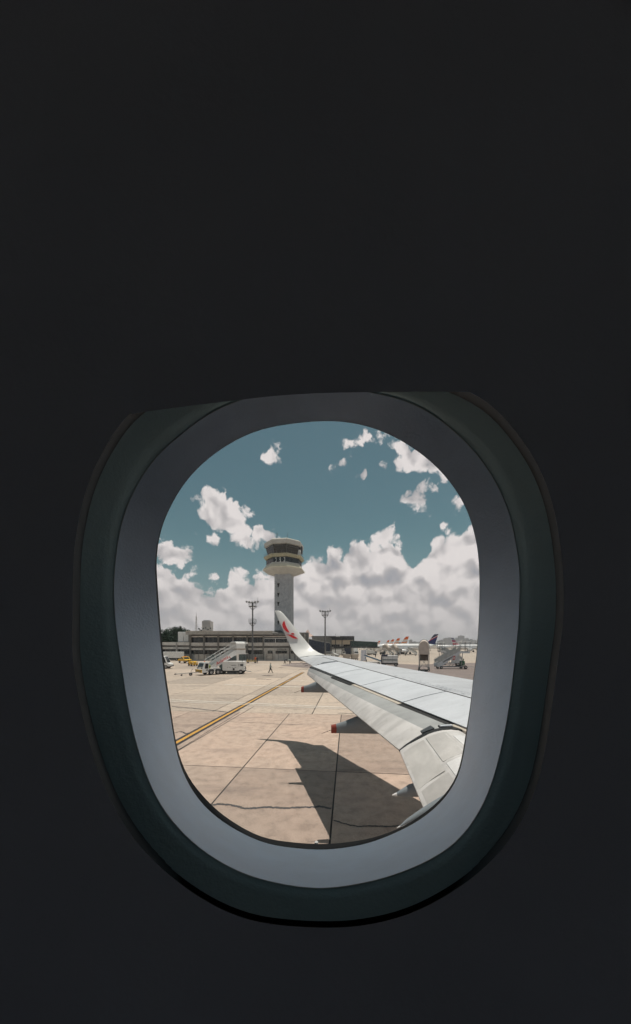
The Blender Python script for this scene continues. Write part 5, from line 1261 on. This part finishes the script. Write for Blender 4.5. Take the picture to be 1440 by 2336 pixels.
# ---------------------------------------------------------------- parked airliners
def fin_mat(name, stops, k=0.10, z0=5.9, zs=6.0, xr=-15.0):
    m = bpy.data.materials.new(name); m.use_nodes = True; N = Nodes(m.node_tree); b = m.node_tree.nodes['Principled BSDF']
    sp = m.node_tree.nodes.new('ShaderNodeSeparateXYZ'); m.node_tree.links.new(m.node_tree.nodes.new('ShaderNodeTexCoord').outputs['Object'], sp.inputs[0])
    s_ = N.m('ADD', N.m('DIVIDE', N.m('SUBTRACT', sp.outputs[2], z0), zs), N.m('MULTIPLY', N.m('SUBTRACT', sp.outputs[0], xr), k))
    N.put(b.inputs['Base Color'], N.ramp(s_, stops, 'CONSTANT')); b.inputs['Roughness'].default_value = 0.35
    return m
WH = (0.75, 0.75, 0.74)
F_main = fin_mat('fin_navy_red', [(0.0, (0.02, 0.03, 0.13)), (0.40, (0.5, 0.02, 0.07)), (0.48, (0.7, 0.68, 0.68)), (0.53, (0.02, 0.025, 0.07)), (0.80, (0.55, 0.02, 0.06)), (0.93, WH)], 0.09)
F_or = fin_mat('fin_orange', [(0.0, (0.75, 0.6, 0.5)), (0.2, (0.75, 0.2, 0.04)), (0.33, WH), (0.5, (0.75, 0.55, 0.42)), (0.62, (0.75, 0.13, 0.02))], 0.015)
F_pu = fin_mat('fin_purple', [(0.0, (0.55, 0.08, 0.10)), (0.2, (0.7, 0.6, 0.6)), (0.35, (0.35, 0.04, 0.12)), (0.6, (0.3, 0.32, 0.38)), (0.8, (0.08, 0.08, 0.16))], 0.02)
def airliner(lab, loc, rz, fin, detail=True, group='parked airliners', tailcone=M_whiteg):
    t = thing('airliner', lab, 'airplane', loc, rz, group); zc = 4.1; R0 = 1.98
    st_ = [(18.8, 0.05, -0.35), (18.5, 0.42, -0.33), (17.9, 0.85, -0.27), (17.0, 1.28, -0.17), (15.6, 1.72, -0.06), (13.6, 1.96, 0), (11, R0, 0), (0, R0, 0), (-8, R0, 0), (-11, 1.85, 0.12), (-14, 1.42, 0.45), (-17, 0.82, 0.85), (-18.8, 0.28, 1.15)]
    n = 24
    mk(M_whiteg).loft([[(x, cos(2*pi*i/n)*r, zc+dz+sin(2*pi*i/n)*r) for i in range(n)] for x, r, dz in st_]).build('fuselage', t, 60)
    mk(fin).loft([[(-10.6, -0.03, 5.85), (-12.0, -0.16, 5.85), (-15.8, -0.14, 5.7), (-17.2, 0, 5.6), (-15.8, 0.14, 5.7), (-12.0, 0.16, 5.85)],
                  [(-13.1, -0.03, 7.2), (-14.0, -0.13, 7.2), (-16.6, -0.11, 7.2), (-17.7, 0, 7.2), (-16.6, 0.11, 7.2), (-14.0, 0.13, 7.2)],
                  [(-16.7, -0.02, 11.6), (-17.2, -0.07, 11.7), (-18.4, -0.06, 11.8), (-19.2, 0, 11.8), (-18.4, 0.06, 11.8), (-17.2, 0.07, 11.7)]]).build('tail_fin', t, 50)
    for s_ in (1, -1):
        mk(M_wing).loft([[(-14.6, s_*0.6, 4.95), (-15.2, s_*0.6, 5.08), (-17.6, s_*0.5, 5.0), (-15.2, s_*0.6, 4.85)], [(-17.4, s_*6.1, 5.55), (-17.7, s_*6.1, 5.62), (-18.8, s_*6.1, 5.57), (-17.7, s_*6.1, 5.5)]]).build('tailplane', t, 40)
        mk(M_wing).loft([[(4.5, s_*1.5, 2.9), (3.0, s_*1.5, 3.25), (-2.6, s_*1.5, 2.85), (3.0, s_*1.5, 2.5)], [(1.3, s_*6.2, 3.3), (0.5, s_*6.2, 3.5), (-2.6, s_*6.2, 3.25), (0.5, s_*6.2, 3.05)], [(-4.2, s_*16.2, 4.15), (-4.6, s_*16.2, 4.22), (-5.7, s_*16.2, 4.15), (-4.6, s_*16.2, 4.08)]]).build('wing', t, 40)
        m = mk(M_whiteg); ex, ey, ez = 2.2, s_*5.75, 1.75
        m.loft([[(ex+dx, ey+cos(2*pi*i/18)*r, ez+sin(2*pi*i/18)*r) for i in range(18)] for dx, r in ((-2.3, 0.45), (-1.6, 0.72), (0, 1.05), (1.4, 1.08), (2.0, 0.98), (2.02, 0.84), (1.2, 0.8))]); en = m.build('engine', t, 50)
        mk(M_dark).tube((ex+1.15, ey, ez), (ex+1.3, ey, ez), 0.82, 18, 0.8).build('fan', en)
        mk(M_whiteg).prism([(ex+1.2, ez+0.9), (ex-2.4, ez+1.1), (ex-2.2, ez+1.5), (ex-0.3, ez+1.6)], ey-0.15, ey+0.15).build('pylon', en)
    for nm, x, ys_ in (('nose_gear', 13.2, (0,)), ('main_gear', -1.2, (-3.8, 3.8))):
        for y in ys_:
            gr = mk(M_steel).tube((x, y, 0.5), (x, y, 2.7), 0.12, 8).build(nm, t)
            for dy in (-0.35, 0.35):
                r = 0.55 if nm == 'main_gear' else 0.38
                mk(M_tyre).tube((x, y+dy-0.17, r), (x, y+dy+0.17, r), r, 16).build('wheel', gr)
    mk(M_glass).loft([[(17.35, -0.62, 4.62), (17.35, 0.62, 4.62), (16.85, 0.95, 5.0), (16.85, -0.95, 5.0)], [(17.30, -0.55, 4.55), (17.30, 0.55, 4.55), (16.80, 0.9, 4.93), (16.80, -0.9, 4.93)]]).build('cockpit_window', t)
    if detail:
        m = mk(M_dark)
        for s_ in (1, -1):
            for k in range(44):
                x = 12.6-0.53*k; m.box(x-0.12, x+0.12, s_*1.965-0.02, s_*1.965+0.02, 4.25, 4.58)
        m.build('cabin_windows', t)['kind'] = 'stuff'
        for s_ in (1, -1):
            for x in (14.0, -11.0): mk(M_steel).box(x-0.42, x+0.42, s_*(1.92 if x > 0 else 1.82)-0.03, s_*(1.92 if x > 0 else 1.82)+0.03, 3.2, 5.05).build('door', t)
    return t
AY = 183.0
airliner('white airliner with navy and red tail fin standing side-on, nose to the left', (xx(855, AY)+18.8, AY, 0), pi, F_main)
for k, (px, top, lab) in enumerate(((933, 1452, 'airliner with the tallest and nearest of the orange-tipped tail fins'), (913, 1456, 'airliner with second orange-tipped fin from the right of the row'), (899.5, 1458.5, 'airliner with third orange-tipped fin from the right of the row'), (889, 1460.5, 'airliner with fourth orange-tipped fin, leftmost of the tight row'), (868, 1462, 'airliner with small distant orange fin over the jet bridge end'))):
    Y = (11.8-H)*F/(HY-top); rz = pi-0.75; fx, fy = -19.2*cos(rz), -19.2*sin(rz)
    airliner(lab, (xx(px, Y)-fx, Y-fy, 0), rz, F_or, detail=False)
rz = radians(-62); Y = 245.0; fx, fy = -18.5*cos(rz), -18.5*sin(rz)
airliner('white airliner with narrow dark and red fin, facing right beyond the boarding stairs', (xx(1031, Y+16)-fx, Y+16-fy, 0), rz, F_pu)
airliner('white airliner far behind the tail of the navy-finned airliner', (xx(1012, 330), 330, 0), pi-0.2, fin_mat('fin_white', [(0.0, WH), (0.5, (0.6, 0.6, 0.62))]), detail=False)

# ---------------------------------------------------------------- air
hz = bpy.data.materials.new('haze_air'); hz.use_nodes = True; ht = hz.node_tree; ht.nodes.clear()
ho = ht.nodes.new('ShaderNodeOutputMaterial'); hv = ht.nodes.new('ShaderNodeVolumePrincipled')
hv.inputs['Color'].default_value = (0.86, 0.88, 0.92, 1); hv.inputs['Density'].default_value = 1.7e-4; hv.inputs['Anisotropy'].default_value = 0.0
ht.links.new(hv.outputs[0], ho.inputs['Volume'])
tag(mk(hz).box(-9200, 9200, -9200, 9200, -1.05, 150).build('haze'), kind='stuff')
